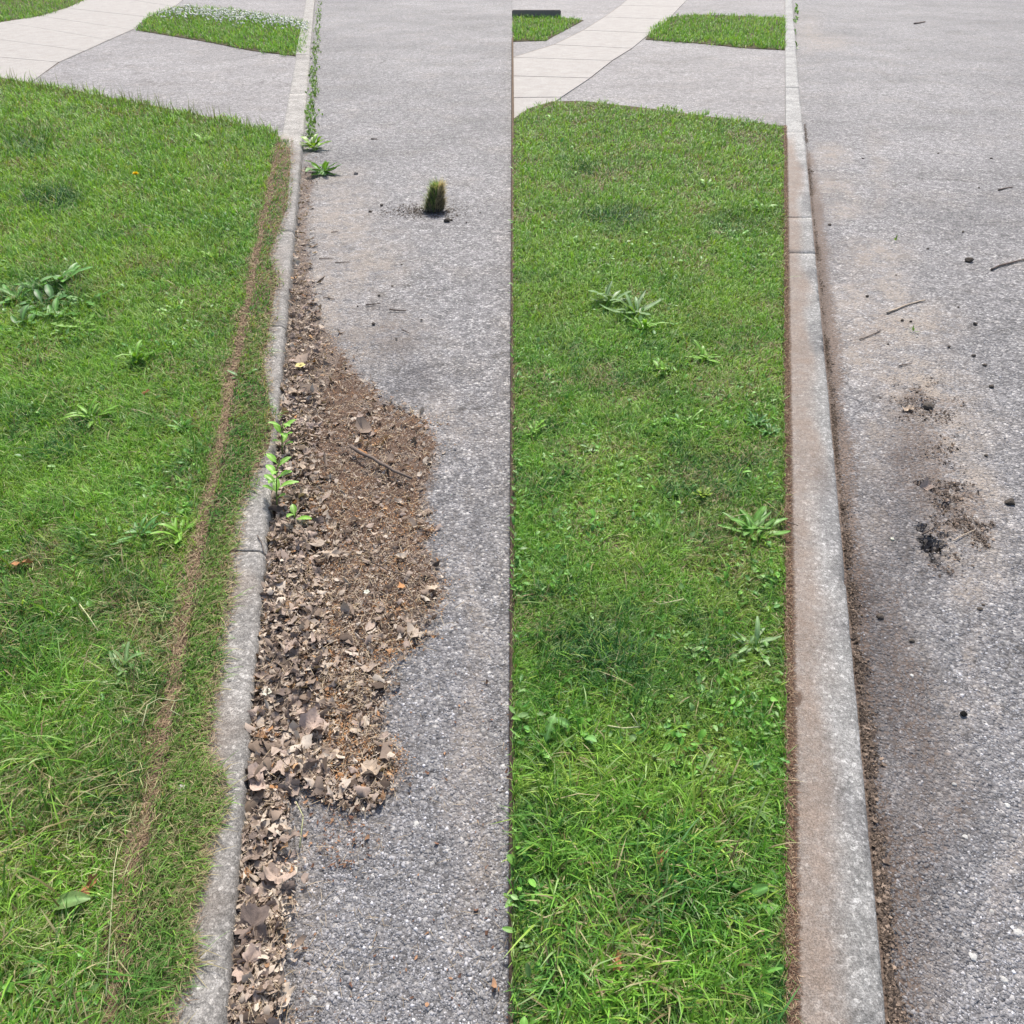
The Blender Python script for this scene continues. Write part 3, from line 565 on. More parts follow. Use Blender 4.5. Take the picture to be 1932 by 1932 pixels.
# gutter weeds as one strip of ground cover
parts = []
for i in range(300):
    v = rng.uniform(5, 262); t = rng.random()
    u = np.interp(v, [5, 110, 200, 262], [604, 594, 589, 588])+rng.normal(0, .5)*spm(v)*.06
    b0 = G(u, v, .004); cl = np.array((.15, .27, .05))*rng.uniform(.6, 1.4)
    for j in range(4): parts.append(xf(leaf_geo(rng.uniform(.02, .05), rng.uniform(.01, .02), ovate, .2, .2, 5, cl, cl*1.1), rng.uniform(0, 6.28), rng.uniform(.2, 1.1), b0))
V, Fc, C = join(parts); o = mesh_np('gutter_weeds', V, Fc, M['leafy'], C); tag(o, 'line of small green weeds growing in the gutter along the low kerb', 'weeds', kind='stuff')
parts = []
for i in range(22):
    v = rng.uniform(5, 95); u = 1500+rng.normal(0, .5)*5+ (2 if v < 50 else 0)
    b0 = G(u, v, .004); cl = np.array((.12, .26, .04))*rng.uniform(.7, 1.5)
    for j in range(3): parts.append(xf(leaf_geo(rng.uniform(.04, .09), .03, ovate, .2, .2, 5, cl, cl*1.2), rng.uniform(0, 6.28), rng.uniform(.2, 1.1), b0))
V, Fc, C = join(parts); o = mesh_np('gutter_weeds', V, Fc, M['leafy'], C); tag(o, 'sparse weeds along the far end of the clean kerb', 'weeds', kind='stuff')
for sd, P_, z_, cnt, lb in (('L', L1, ZL, 9000, 'small broad leaves of clover and dandelion woven through the left lawn'), ('R', R1, ZR, 12000, 'small broad leaves of clover and dandelion woven through the right lawn')):
    x, y = sample(P_, lambda y: y*0+.03, z_); wp = G(x, y, z_); pm = sm(.52, .66, fbm(wp[:, 0]+12, wp[:, 1]+4, 3.4, 4))+.08; k = rng.random(len(x)) < pm*np.where(y > 1350, .2, .34)
    if sd == 'R': k &= x < 1465
    if sd == 'L': k &= x < np.interp(y, strip_y, strip_x)-10
    wp = wp[k]; yy_ = y[k]; parts = []
    for p_ in range(min(len(wp), 2600)):
        L0 = rng.uniform(.012, .028)*(1.5 if yy_[p_] < 500 else 1); cl = np.array([(.13, .32, .04), (.17, .38, .06), (.08, .23, .04), (.2, .35, .11)][rng.integers(0, 4)])*rng.uniform(.7, 1.2)
        parts.append(xf(leaf_geo(L0, L0*rng.uniform(.3, .65), [ovate, lance, lobed][rng.integers(0, 3)], rng.uniform(-.3, .3), .3, 7, cl, cl*1.15), rng.uniform(0, 6.28), rng.uniform(-.1, .9), wp[p_]+np.array((0, 0, rng.uniform(.006, .022)))))
    V, Fc, C = join(parts); o = mesh_np('broadleaf_ground_cover', V, Fc, M['leafy'], C, True); tag(o, lb, 'weeds', kind='stuff')
# clover blossoms
n = 700; P_ = np.array(L2); x = rng.uniform(256, 583, 6000); y = rng.uniform(12, 60, 6000); kk = inpoly(x, y, L2) & (rng.random(6000) < sm(1.25, 0, (y-12-(x-350)*.1)/22)); x, y = x[kk][:n], y[kk][:n]
ico = np.array([(1, 0, 0), (-1, 0, 0), (0, 1, 0), (0, -1, 0), (0, 0, 1), (0, 0, -1)]); icf = np.array([(0, 2, 4), (2, 1, 4), (1, 3, 4), (3, 0, 4), (2, 0, 5), (1, 2, 5), (3, 1, 5), (0, 3, 5)])
def pebbles(pos, sz, col, flat=.7, jit=.35):
    n = len(pos); k = len(ico); V = ico[None]*np.ones((n, 1, 1))*(1+rng.uniform(-jit, jit, (n, k, 1)))
    a = rng.uniform(0, 6.28, n); ca, sa = np.cos(a)[:, None], np.sin(a)[:, None]; asp = rng.uniform(.6, 1.3, (n, 1))
    X_ = V[:, :, 0]*asp; Y_ = V[:, :, 1]; tz = rng.uniform(-.5, .5, (n, 1))
    Vx = X_*ca-Y_*sa; Vy = X_*sa+Y_*ca; Vz = V[:, :, 2]*flat+tz*X_*.5
    P3 = np.stack([Vx, Vy, Vz], -1)*sz[:, None, None]+pos[:, None]
    Fi = (np.arange(n)*k)[:, None, None]+icf[None]
    C = np.repeat(col, k, 0)
    return P3.reshape(-1, 3), [Fi.reshape(-1, 3)], C
p_ = G(x, y, ZF+.1); p_[:, 2] += rng.uniform(-.02, .02, len(x))
V, Fc, C = pebbles(p_, rng.uniform(.013, .02, len(x)), np.tile((.75, .75, .66), (len(x), 1)), 1)
o = mesh_np('clover_blossoms', V, Fc, M['stone'], C); tag(o, 'white clover blossoms scattered over the far grass patch', 'flowers', kind='stuff')
# dandelion
def empty(name, loc, label, cat, group=None):
    o = bpy.data.objects.new(name, None); link(o); o.location = loc; o.empty_display_size = .05; return tag(o, label, cat, group)
root = empty('dandelion', G(262, 350, ZL), 'lone yellow dandelion in the left lawn', 'flower')
V, Fc = tube([(0, 0, 0), (.004, 0, .03), (0, .003, .07)], .0025); mesh_np('stem', V, Fc, M['leafy'], np.tile((.2, .35, .08), (len(V), 1)), True, root)
parts = []
for i in range(54):
    a = i*2.4; parts.append(xf(leaf_geo(.026*rng.uniform(.7, 1), .007, lambda t: 1 if t < .9 else .6, .1, 0, 4, (.9, .62, .01), (.9, .62, .01)), a, .15+.9*(1-i/54), (0, 0, .07)))
V, Fc, C = join(parts); mesh_np('flower_head', V, Fc, M['petalY'], C, True, root)
# tall weed by the kerb
def kerb_weed(u, v, hgt, nl, label, spread=.05, tiltx=(.02, 0)):
    base = G(u, v, .02); root = empty('kerb_weed', base, label, 'weed')
    pts = [(tiltx[0]*t*t, tiltx[1]*t, hgt*t) for t in np.linspace(0, 1, 6)]
    V, Fc = tube(pts, .0028, 6, .5); mesh_np('stem', V, Fc, M['leafy'], np.tile((.2, .26, .07), (len(V), 1)), True, root)
    for i in range(nl):
        t = .25+.75*i/nl; p = (tiltx[0]*t*t, tiltx[1]*t, hgt*t)
        g = xf(leaf_geo(spread*rng.uniform(.8, 1.3), spread*.42, ovate, .15, .25, 9, np.array((.2, .44, .05))*rng.uniform(.8, 1.25), (.35, .55, .15)), i*2.2+rng.normal(0, .3), rng.uniform(.0, .7), p)
        mesh_np('leaf', g[0], g[1], M['leafy'], g[2], True, root)
kerb_weed(524, 965, .16, 11, 'tall leafy weed standing in the gutter against the kerb', .055, (.02, .05))
kerb_weed(533, 860, .11, 9, 'second leafy weed against the kerb, behind the tallest one', .05, (.01, .05))
kerb_weed(557, 985, .04, 3, 'short weed with one broad green leaf in the litter', .05, (.01, .0))
# ------------------------------------------------------------------ leaf litter
def heap(x, y):
    """height of the litter above the road"""
    x = np.asarray(x, float); y = np.asarray(y, float); d = (x-kerbL_front(y))/spm(y)
    return np.clip(sm(-.03, .045, d), .25, 1)*(.004+.022*np.exp(-(d/.12)**2)*np.where(y > 1480, .55, 1)+.006*np.exp(-(d/.35)**2)*np.where(y < 640, .3, 1)+(fbm(G(x, y)[..., 0], G(x, y)[..., 1], 16, 3)-.45)*.04*np.exp(-(d/.18)**2)*sm(600, 700, y))
# base mat
def lit_score(x, y):
    s = spm(y); t = 0; W3 = G(x, y); e = (fbm(W3[:, 0], W3[:, 1], 8, 4)-.5)*s*.16; e2 = (fbm(W3[:, 0]+31, W3[:, 1], 8, 4)-.5)*s*.1
    for rr in (.025, .06):
        for k in range(8): t = t+inpoly(x+e+math.cos(k*.785)*rr*s, y+e2+math.sin(k*.785)*rr*s*.8, LITTER)
    return t/16
gx = np.arange(-.75, .05, .008); gy = np.arange(.35, 6, .012); mx, my = np.meshgrid(gx, gy); X = mx.ravel(); Y = my.ravel()
u_, v_ = U(X, Y); ins = (lit_score(u_, v_)+(fbm(X, Y, 45, 4)-.5)*1.6 > .72) & (u_ > kerbL_front(v_)-5); hz = heap(u_, v_)+(fbm(X, Y, 30, 4)-.5)*.022*np.clip(heap(u_, v_)/.02, .3, 1)
Z = np.where(ins, np.maximum(hz-.006, .001), -.02)+road_z(X, Y)*.6; nx, ny = len(gx), len(gy)
ix = (np.arange(ny-1)[:, None]*nx+np.arange(nx-1)[None]).ravel(); Q = np.stack([ix, ix+1, ix+nx+1, ix+nx], -1)
Q = Q[ins[Q].any(1)]; used = np.unique(Q); mp = np.full(len(X), -1); mp[used] = np.arange(len(used))
cc = np.array((.115, .075, .053))*(0.5+fbm(X, Y, 60, 3))[:, None]
o = mesh_np('leaf_litter', np.stack([X, Y, Z], -1)[used], [mp[Q]], M['litter'], cc[used], True); tag(o, 'mat of decayed leaf crumbs piled along the kerb', 'leaf litter', kind='stuff')
def flakes(pos, sz, asp, col, tilt):
    n = len(pos); k = 9; a = np.linspace(0, 2*np.pi, k, endpoint=False)[None]+rng.uniform(-.3, .3, (n, k)); r = sz[:, None]*rng.uniform(.45, 1.1, (n, k))
    x = r*np.cos(a); y = r*np.sin(a)*asp[:, None]; z = rng.normal(0, .14, (n, k))*sz[:, None]+rng.uniform(-.25, .7, (n, 1))*x*x/sz[:, None]
    x = np.concatenate([np.zeros((n, 1)), x], 1); y = np.concatenate([np.zeros((n, 1)), y], 1); z = np.concatenate([rng.normal(0, .25, (n, 1))*sz[:, None], z], 1)
    t = tilt[:, None]; x, z = x*np.cos(t)-z*np.sin(t), x*np.sin(t)+z*np.cos(t)
    q = rng.uniform(0, 6.28, (n, 1)); x, y = x*np.cos(q)-y*np.sin(q), x*np.sin(q)+y*np.cos(q)
    V = np.stack([x, y, z], -1)+pos[:, None]; tri = np.array([(0, i, i % k+1) for i in range(1, k+1)])
    Fi = (np.arange(n)*(k+1))[:, None, None]+tri[None]; C = np.repeat(col[:, None], k+1, 1)*rng.uniform(.85, 1.15, (n, k+1, 1))
    return V.reshape(-1, 3), [Fi.reshape(-1, 3)], C.reshape(-1, 3)
def lit_sample(n, y0=300, y1=2030):
    x = rng.uniform(400, 900, n); y = rng.uniform(y0, y1, n); sc_ = lit_score(x, y); k = (rng.random(n) < np.clip(sc_*1.25, 0, 1)**1.6) & (x > kerbL_front(y)); return x[k], y[k]
LC = np.array([(.30, .235, .185), (.24, .185, .145), (.36, .29, .235), (.19, .145, .11), (.46, .385, .31), (.1, .075, .058), (.33, .26, .215), (.4, .33, .26), (.5, .43, .35)])
OC = np.array([(.42, .22, .1), (.33, .18, .09), (.45, .29, .16), (.27, .16, .09)])
x, y = lit_sample(420000); d = (x-kerbL_front(y))/spm(y); edge = sm(.08, .22, d)
n = len(x); lf = rng.random(n) < np.where(y > 1480, .8, .75-.62*edge); kdens = rng.random(n) < np.where(lf, .22, .36)
x, y, lf, edge = x[kdens], y[kdens], lf[kdens], edge[kdens]; n = len(x)
P3 = G(x, y); P3[:, 2] = heap(x, y)+rng.uniform(-.002, .012, n)*np.where(lf, 1, .4)+road_z(P3[:, 0], P3[:, 1])*.6
patch = fbm(P3[:, 0], P3[:, 1], 12, 3); om = rng.random(n) < np.where(lf, .03, .12+.55*sm(.45, .65, patch))
col = LC[rng.integers(0, len(LC), n)]; col = np.where(om[:, None], OC[rng.integers(0, 4, n)], col)*(.8+.45*fbm(P3[:, 0], P3[:, 1], 5, 3))[:, None]
s_ = spm(y); sz = np.where(lf, rng.gamma(2.0, .5, n)*np.where(y > 1480, .0068, .0088), rng.uniform(.0015, .0045, n)); sz = np.maximum(sz, .9/s_)
P3[:, 0] = np.maximum(P3[:, 0], G(kerbL_front(y), y)[:, 0]+sz*.8)
fl = flakes(P3, sz, np.where(lf, rng.uniform(.18, .75, n), rng.uniform(.3, .7, n)), col, np.where(lf, rng.normal(0, .42, n), rng.normal(0, .25, n)))
V, Fc, C = fl; o = mesh_np('leaf_fragments', V, Fc, M['litter'], C); tag(o, 'loose heap of brown leaf fragments and orange bud scales on the road', 'leaf litter', kind='stuff')
# straw threads over the litter, thatch along the kerb
def threads(x, y, z, ln, w, col, zr=.01):
    n = len(x); P3 = G(x, y, 0); P3[:, 2] = z+rng.uniform(0, zr, n)
    return blades(P3, rng.uniform(0, 6.28, n), rng.uniform(1.25, 1.6, n), ln, w, col, .12, 1, 1)
x, y = lit_sample(26000); n = len(x); k = rng.random(n) < .5; x, y = x[k], y[k]; n = len(x); s_ = spm(y)
col = np.where(rng.random((n, 1)) < .6, np.array((.5, .4, .27)), np.array((.12, .08, .055)))*rng.uniform(.7, 1.2, (n, 1))
tp = [threads(x, y, heap(x, y)+.003, rng.uniform(.01, .05, n), np.maximum(.0009, .8/s_), col)]
n = 1700; x = rng.uniform(470, 960, n); y = rng.uniform(500, 2030, n); kk = rng.random(n) < np.where(x < 720, 1, .35); x, y = x[kk], y[kk]; k2 = x > kerbL_front(y)+4; x, y = x[k2], y[k2]; n = len(x)
tp.append(threads(x, y, np.full(n, .004), rng.uniform(.008, .035, n), np.full(n, .001), np.array((.38, .31, .22))*rng.uniform(.4, 1.2, (n, 1)), .003))
V, Fc, C = join(tp); o = mesh_np('straw_threads', V, Fc, M['litter'], C); tag(o, 'fine dry straw threads over the leaf litter and road', 'straw', kind='stuff')
# dead thatch in the bare strip and over the kerb's back
n = 60000; y = rng.uniform(262, 2050, n); sx = np.interp(y, strip_y, strip_x); fx_ = np.interp(y, fr_y, fr_x); s_ = spm(y)
x = np.where(rng.random(n) < .6, sx+rng.normal(0, .02, n)*s_, rng.uniform(0, 1, n)*(fx_+.022*s_-sx)+sx); dd = rng.random(n) < np.interp(y, [262, 1000, 2000], [.8, .5, .33]); x, y, s_ = x[dd], y[dd], s_[dd]
yw = G(x, y, .06)[:, 1]; x = np.where(np.abs(x-sx[dd]) < s_*.06, sx[dd]+soff(yw)*s_+(x-sx[dd])*(.35+.9*swid(yw)), x)
k = x < kerbL_front(y)-s_*.03; x, y, s_ = x[k], y[k], s_[k]; n = len(x)
P3 = G(x, y, .0615); P3[:, 2] += rng.uniform(0, .008, n); r = rng.random((n, 1))
col = np.where(r < .45, np.array((.27, .185, .12)), np.where(r < .75, np.array((.42, .32, .2)), np.array((.13, .09, .06))))*rng.uniform(.7, 1.25, (n, 1))
V, Fc, C = blades(P3, rng.uniform(0, 6.28, n), rng.uniform(1.1, 1.6, n), rng.uniform(.006, .03, n), np.maximum(.001, 1.0/s_), col, .15, 1, 1)
o = mesh_np('dead_thatch', V, Fc, M['litter'], C); tag(o, 'dead brown thatch along the bare strip behind the overgrown kerb', 'thatch', kind='stuff')
# soil layer under the thatch and the fringe
yy = np.linspace(.3, 6.6, 420); A = []; Cc = []
for q in np.linspace(-1, 1, 13):
    uu, vv = U(yy*0, yy, .06); sx = np.interp(vv, strip_y, strip_x); fx_ = np.interp(vv, fr_y, fr_x); mid = (sx+fx_-.02*spm(vv))/2; hw = (fx_-sx)/2+.01*spm(vv)
    px = mid+hw*q; W3 = G(px, vv, .06); W3[:, 2] = .0585+.009*(1-q**4)*(.4+fbm(W3[:, 0], W3[:, 1], 25, 3)); W3[:, 2] = np.where(abs(q) > .99, .055, W3[:, 2]); A.append(W3)
V = np.concatenate(A); k = len(yy); fc = []
for i in range(12):
    a = i*k+np.arange(k-1); fc.append(np.stack([a, a+k, a+k+1, a+1], -1))
o = mesh_np('soil_layer', V, fc, M['bare'], smooth=True); tag(o, kind='structure')
# soil, crumbs and roots cut clean along the right kerb
n = 60000; y = rng.uniform(240, 2050, n); s_ = spm(y); x = rng.uniform(0, 1, n)*(kerbR_back(y)+.004*s_-1480)+1480+rng.normal(0, 1, n); dd = rng.random(n) < .35; x, y, s_ = x[dd], y[dd], s_[dd]; n = len(x)
P3 = G(x, y, .048); P3[:, 2] += rng.uniform(0, .01, n); r = rng.random((n, 1)); col = np.where(r < .6, np.array((.2, .12, .08)), np.where(r < .85, np.array((.4, .3, .2)), np.array((.08, .05, .035))))*rng.uniform(.7, 1.25, (n, 1))
V, Fc, C = blades(P3, rng.uniform(0, 6.28, n), rng.uniform(.9, 1.6, n), rng.uniform(.004, .018, n), np.maximum(.0011, .9/s_), col, .15, 1, 1)
o = mesh_np('dead_thatch', V, Fc, M['litter'], C); tag(o, 'cut brown roots and soil in the groove behind the clean kerb', 'thatch', kind='stuff')
prism('soil_layer', [(1478, 236), (kerbR_back(236)+.5, 236), (kerbR_back(2200)+2, 2200), (1480, 2200)], .046, M['bare'])
# pale clippings lying on the left lawn, and bud scales dropped on the asphalt
n = 1500; x = rng.uniform(0, 430, n); y = rng.uniform(700, 2040, n); k = (x < np.interp(y, strip_y, strip_x)) & (rng.random(n) < .3+.7*sm(1000, 1300, y)); x, y = x[k], y[k]; n = len(x); P3 = G(x, y, ZL+.018); P3[:, 2] += rng.uniform(0, .015, n)
V, Fc, C = blades(P3, rng.uniform(0, 6.28, n), rng.uniform(1.1, 1.5, n), rng.uniform(.02, .055, n), np.maximum(.0013, 1/spm(y)), np.array((.42, .45, .22))*rng.uniform(.6, 1.2, (n, 1)), .2, 1, 1)
o = mesh_np('grass_clippings', V, Fc, M['litter'], C); tag(o, 'pale dry clippings strewn over the left lawn', 'clippings', kind='stuff')
n = 420; x = np.concatenate([rng.uniform(560, 960, n), rng.normal(640, 35, 300)]); y = np.concatenate([rng.uniform(1250, 2040, n), rng.uniform(1480, 1640, 300)]); k = (~inpoly(x, y, LITTER)) & (x > kerbL_front(y)+20); x, y = x[k], y[k]; n = len(x); P3 = G(x, y, .003); P3[:, 2] += .003
V, Fc, C = flakes(P3, rng.gamma(2, .5, n)*.003, rng.uniform(.3, .6, n), np.where(rng.random((n, 1)) < .6, np.array((.2, .11, .075)), np.array((.34, .2, .12)))*rng.uniform(.6, 1.2, (n, 1)), rng.normal(0, .5, n))
o = mesh_np('bud_scales', V, Fc, M['litter'], C); tag(o, 'reddish bud scales scattered over the asphalt below the litter', 'debris', kind='stuff')
# crumbs in the right gutter and on the brown patches
n = 90000; y = rng.uniform(235, 2040, n); s_ = spm(y); x = kerbR_front(y)+np.abs(rng.normal(0, .5, n))*.026*(.3+fbm(y/60, y*0+4, 1, 3))*s_; kk = rng.random(n) < .06+.35*sm(.35, .7, fbm(y/30, y*0, 1, 3)); x, y = x[kk], y[kk]
a_ = rng.random(70000); y2 = rng.uniform(690, 1090, 70000); x2 = rng.uniform(1620, 1880, 70000); w2 = G(x2, y2); m2 = blobs(x2, y2, [(1735, 765, 70, 26, .6), (1790, 775, 40, 30, .6), (1800, 935, 45, 34, .6), (1815, 990, 62, 24, .7), (1850, 1010, 26, 30, .6), (1780, 870, 60, 50, .2), (1735, 730, 70, 20, .3), (1790, 1060, 40, 30, .3)])*sm(.4, .62, fbm(w2[:, 0], w2[:, 1], 14, 4))
kk = rng.random(70000) < m2*.75; x = np.concatenate([x, x2[kk]]); y = np.concatenate([y, y2[kk]]); n = len(x); P3 = G(x, y); P3[:, 2] = road_z(P3[:, 0], P3[:, 1])+rng.uniform(.001, .005, n)
r = rng.random((n, 1)); col = np.where(r < .5, np.array((.15, .115, .09)), np.where(r < .72, np.array((.26, .2, .155)), np.array((.07, .055, .045))))*rng.uniform(.7, 1.3, (n, 1))
V, Fc, C = flakes(P3, np.maximum(rng.gamma(2, .5, n)*np.where(x > kerbR_front(y)+70, .0027, .0021), .7/spm(y)), rng.uniform(.3, 1, n), col, rng.normal(0, .4, n))
o = mesh_np('gutter_debris', V, Fc, M['litter'], C); tag(o, 'brown crumbs of soil and leaf left along the clean kerb', 'debris', kind='stuff')
# aggregate standing proud of the worn asphalt
def agg(x0, x1, y0, y1, n, cfun, label):
    x = rng.uniform(x0, x1, n); y = rng.uniform(y0, y1, n); k = rng.random(n) < np.interp(y, [500, 1000, 1900], [.35, 1, 1])
    k &= cfun(x, y); x, y = x[k], y[k]; n = len(x); P3 = G(x, y); sz = np.clip(rng.gamma(4, .25, n), .35, 2.4)*.0026
    P3[:, 2] = road_z(P3[:, 0], P3[:, 1])-sz*.12; mk = road_masks(P3[:, 0], P3[:, 1])
    g = rng.choice([.14, .19, .25, .33, .5], n, p=[.22, .3, .27, .16, .05])[:, None]*rng.uniform(.85, 1.15, (n, 1))*np.array([[1, .985, 1.0]])
    g = g*(1-.45*mk[:, 2:3]); g = g*(1-.5*mk[:, 0:1])+np.array((.33, .28, .245))*.5*mk[:, 0:1]; g = g*(1-.45*mk[:, 1:2])
    V, Fc, C = pebbles(P3, sz, g, .55, .3); o = mesh_np('road_aggregate', V, Fc, M['stone'], C); tag(o, label, 'aggregate', kind='stuff')
agg(430, 966, 520, 2020, 70000, lambda x, y: (x > kerbL_front(y)+2) & ((~inpoly(x, y, LITTER)) | (rng.random(len(x)) < .1)), 'rough aggregate stones in the asphalt beside the leaf litter')
agg(1520, 2020, 600, 2020, 60000, lambda x, y: x > kerbR_front(y)+4, 'rough aggregate stones in the asphalt beside the clean kerb')
# ------------------------------------------------------------------ single dead leaves
def dead_leaf_mesh(kind, seed):
    r_ = np.random.default_rng(seed); n = 40; th = np.linspace(0, 2*np.pi, n, endpoint=False)
    if kind == 'maple': rr = .6+.22*np.abs(np.cos(2.5*th+r_.uniform(-.2, .2)))**1.3+.05*np.cos(17*th)+r_.uniform(.05, .2)*np.cos(th+r_.uniform(0, 6))
    elif kind == 'oak': rr = .42+.42*np.abs(np.cos(th))**1.4+.1*np.cos(9*th+r_.uniform(0, 2))+r_.uniform(.0, .12)*np.cos(2*th+r_.uniform(0, 6))
    else: rr = .4+.5*np.abs(np.cos(th))**2
    rr = rr*(1+r_.normal(0, .05, n)); V = [(0, 0, 0)]; c1, c2 = r_.uniform(-.6, 1.1), r_.uniform(-.4, 1.2); ph = r_.uniform(0, 6); p2 = r_.uniform(0, 20)
    for q in (.35, .7, 1.0):
        for i in range(n):
            x, y = rr[i]*q*math.cos(th[i]), rr[i]*q*math.sin(th[i])*(1 if kind == 'maple' else .85)
            V.append((x, y, c1*x*x*.7+c2*y*y+.17*q*math.sin(3*th[i]+ph)+.5*q*(vn(np.array([x*2.6+p2]), np.array([y*2.6+p2]))[0]-.5)+.05*abs(math.sin(2.5*th[i]))+r_.normal(0, .02)))
    T = [(0, 1+i, 1+(i+1) % n) for i in range(n)]; Q = [(1+a*n+i, 1+(a+1)*n+i, 1+(a+1)*n+(i+1) % n, 1+a*n+(i+1) % n) for a in range(2) for i in range(n)]
    V = np.array(V); V[:, 2] -= np.percentile(V[:, 2], 25); return V, [np.array(T), np.array(Q)]
LM = {'tan': objcol('tan_leaf', (.36, .28, .225), .28, .8, .1), 'brown': objcol('brown_leaf', (.25, .19, .15), .3, .8, .05), 'dark': objcol('dark_leaf', (.15, .115, .095), .25, .75), 'pink': objcol('pinkish_leaf', (.46, .355, .29), .1, .8, .1), 'pale': objcol('pale_leaf', (.5, .4, .3), .1, .8, .1), 'rust': objcol('rusty_leaf', (.33, .16, .07), .1, .8, .1)}
def leaf_thing(kind, seed, m, label, loc, sz, rz, tilt=(0, 0), group=None):
    V, Fc = dead_leaf_mesh(kind, seed); root = empty('dead_leaf', loc, label, 'dead leaf', group)
    mesh_np('blade', V, Fc, LM[m], None, True, root)
    P3 = [(-.45, 0, .02), (-.75, .03, .03), (-1.05, -.02, .05)]; v, f = tube(P3, .02, 5, .7); mesh_np('leaf_stalk', v, f, LM[m], None, True, root)
    root.scale = (sz,)*3; root.rotation_euler = (tilt[0], tilt[1], rz); return root
protos = []
for i, (kd, mm) in enumerate([('maple', 'tan'), ('oak', 'brown'), ('maple', 'brown'), ('oval', 'tan'), ('maple', 'dark'), ('oak', 'tan'), ('oval', 'brown'), ('oak', 'pale'), ('maple', 'pink')]):
    protos.append((kd, i, mm))
first = {}
def dup(root):
    c = root.copy(); COL.objects.link(c)
    for ch in list(root.children):
        d = ch.copy(); COL.objects.link(d); d.parent = c
    return c
x, y = lit_sample(9000, 560, 2000); d = (x-kerbL_front(y))/spm(y); k = (d < np.where(y > 1480, .11, .17)) & (d > .025) & ((y < 1480) | (rng.random(len(x)) < .45)); x, y = x[k], y[k]; sel = []
LIM = 230
order = rng.permutation(len(x)); P3 = G(x, y); acc = []
for i in order:
    if len(acc) >= LIM: break
    if all((P3[i, 0]-P3[j, 0])**2+(P3[i, 1]-P3[j, 1])**2 > .022**2 for j in acc): acc.append(i)
nm = {'tan': 'tan', 'brown': 'brown', 'dark': 'dark brown', 'pale': 'pale', 'pink': 'pinkish'}
for c_, i in enumerate(acc):
    q = rng.integers(0, len(protos)); kd, sd, mm = protos[q]
    lb = 'curled %s dead leaf among many in the heap against the kerb' % nm[mm]
    if q not in first: first[q] = leaf_thing(kd, sd, mm, lb, (0, 0, 0), .02, 0, group='dead leaves heaped along the kerb'); o = first[q]
    else: o = dup(first[q])
    s_ = rng.uniform(.012, .026)*(1.15 if y[i] > 1250 else 1); o.scale = (s_,)*3
    lx = max(P3[i, 0], G(kerbL_front(y[i]), y[i])[0]+s_*.7)
    o.location = (lx, P3[i, 1], heap(x[i], y[i])+.004+rng.uniform(0, .008)); o.rotation_euler = (rng.normal(0, .6), rng.normal(0, .6), rng.uniform(0, 6.28)); o['label'] = lb
NL = [('maple', 31, 'pink', 'large pinkish tan lobed leaf at the right of the heap', 592, 1372, .04, .5), ('oval', 32, 'pink', 'large smooth tan leaf standing against the kerb', 484, 1475, .04, 2.0),
      ('maple', 33, 'pale', 'pale torn leaf on the lowest orange patch of litter', 700, 1455, .028, 1.2), ('oval', 34, 'tan', 'curled tan leaf at the road side of the lower litter', 523, 1655, .036, 0),
      ('maple', 35, 'dark', 'large dark brown leaf against the kerb near the bottom', 476, 1748, .045, .7), ('oak', 36, 'pink', 'pink tan lobed leaf below the large dark leaf', 468, 1815, .036, 1.0),
      ('oak', 37, 'tan', 'tan leaf curled over bare asphalt right of the kerb heap', 548, 1580, .022, .3), ('maple', 38, 'pale', 'pale leaf near the right edge of the widest litter', 815, 1110, .022, .2),
      ('oak', 39, 'rust', 'rusty curled leaf in the lower right lawn', 1249, 1615, .026, 1.4), ('oak', 40, 'rust', 'small rusty leaf near the bottom of the right lawn', 1164, 1812, .02, 1.5),
      ('oak', 41, 'rust', 'rusty orange curled leaf low in the left lawn', 168, 1672, .022, 1.2), ('oval', 42, 'rust', 'long rusty leaf at the left edge of the left lawn', 42, 1062, .03, .5),
      ('oak', 43, 'rust', 'small rusty leaf in the middle of the left lawn', 275, 740, .02, .5), ('oak', 44, 'pale', 'pale curled leaf on the brown road patch beside the clean kerb', 1712, 772, .03, .3),
      ('maple', 45, 'tan', 'tan leaf lying above the black hole in the road', 1750, 918, .026, .4), ('maple', 46, 'pale', 'pale leaf in the upper part of the heap', 556, 740, .034, .4), ('oval', 47, 'pale', 'pale flat leaf beside the tall kerb weed', 580, 885, .028, .4),
      ('oak', 48, 'pale', 'pale leaf in the middle of the widest litter', 625, 1045, .032, .4)]
for (kd, sd, mm, lb, u, v, s_, rz) in NL:
    inL = v and ((u > 966 and u < 1480) or u < kerbL_back(v)); z = (ZR if u > 966 else ZL)+.03 if inL else (heap(np.array([u*1.]), np.array([v*1.]))[0]+.014 if u < 966 else .006)
    p = G(u, v, z); leaf_thing(kd, sd, mm, lb, p, s_, rz, (rng.normal(0, .2), rng.normal(0, .2)))
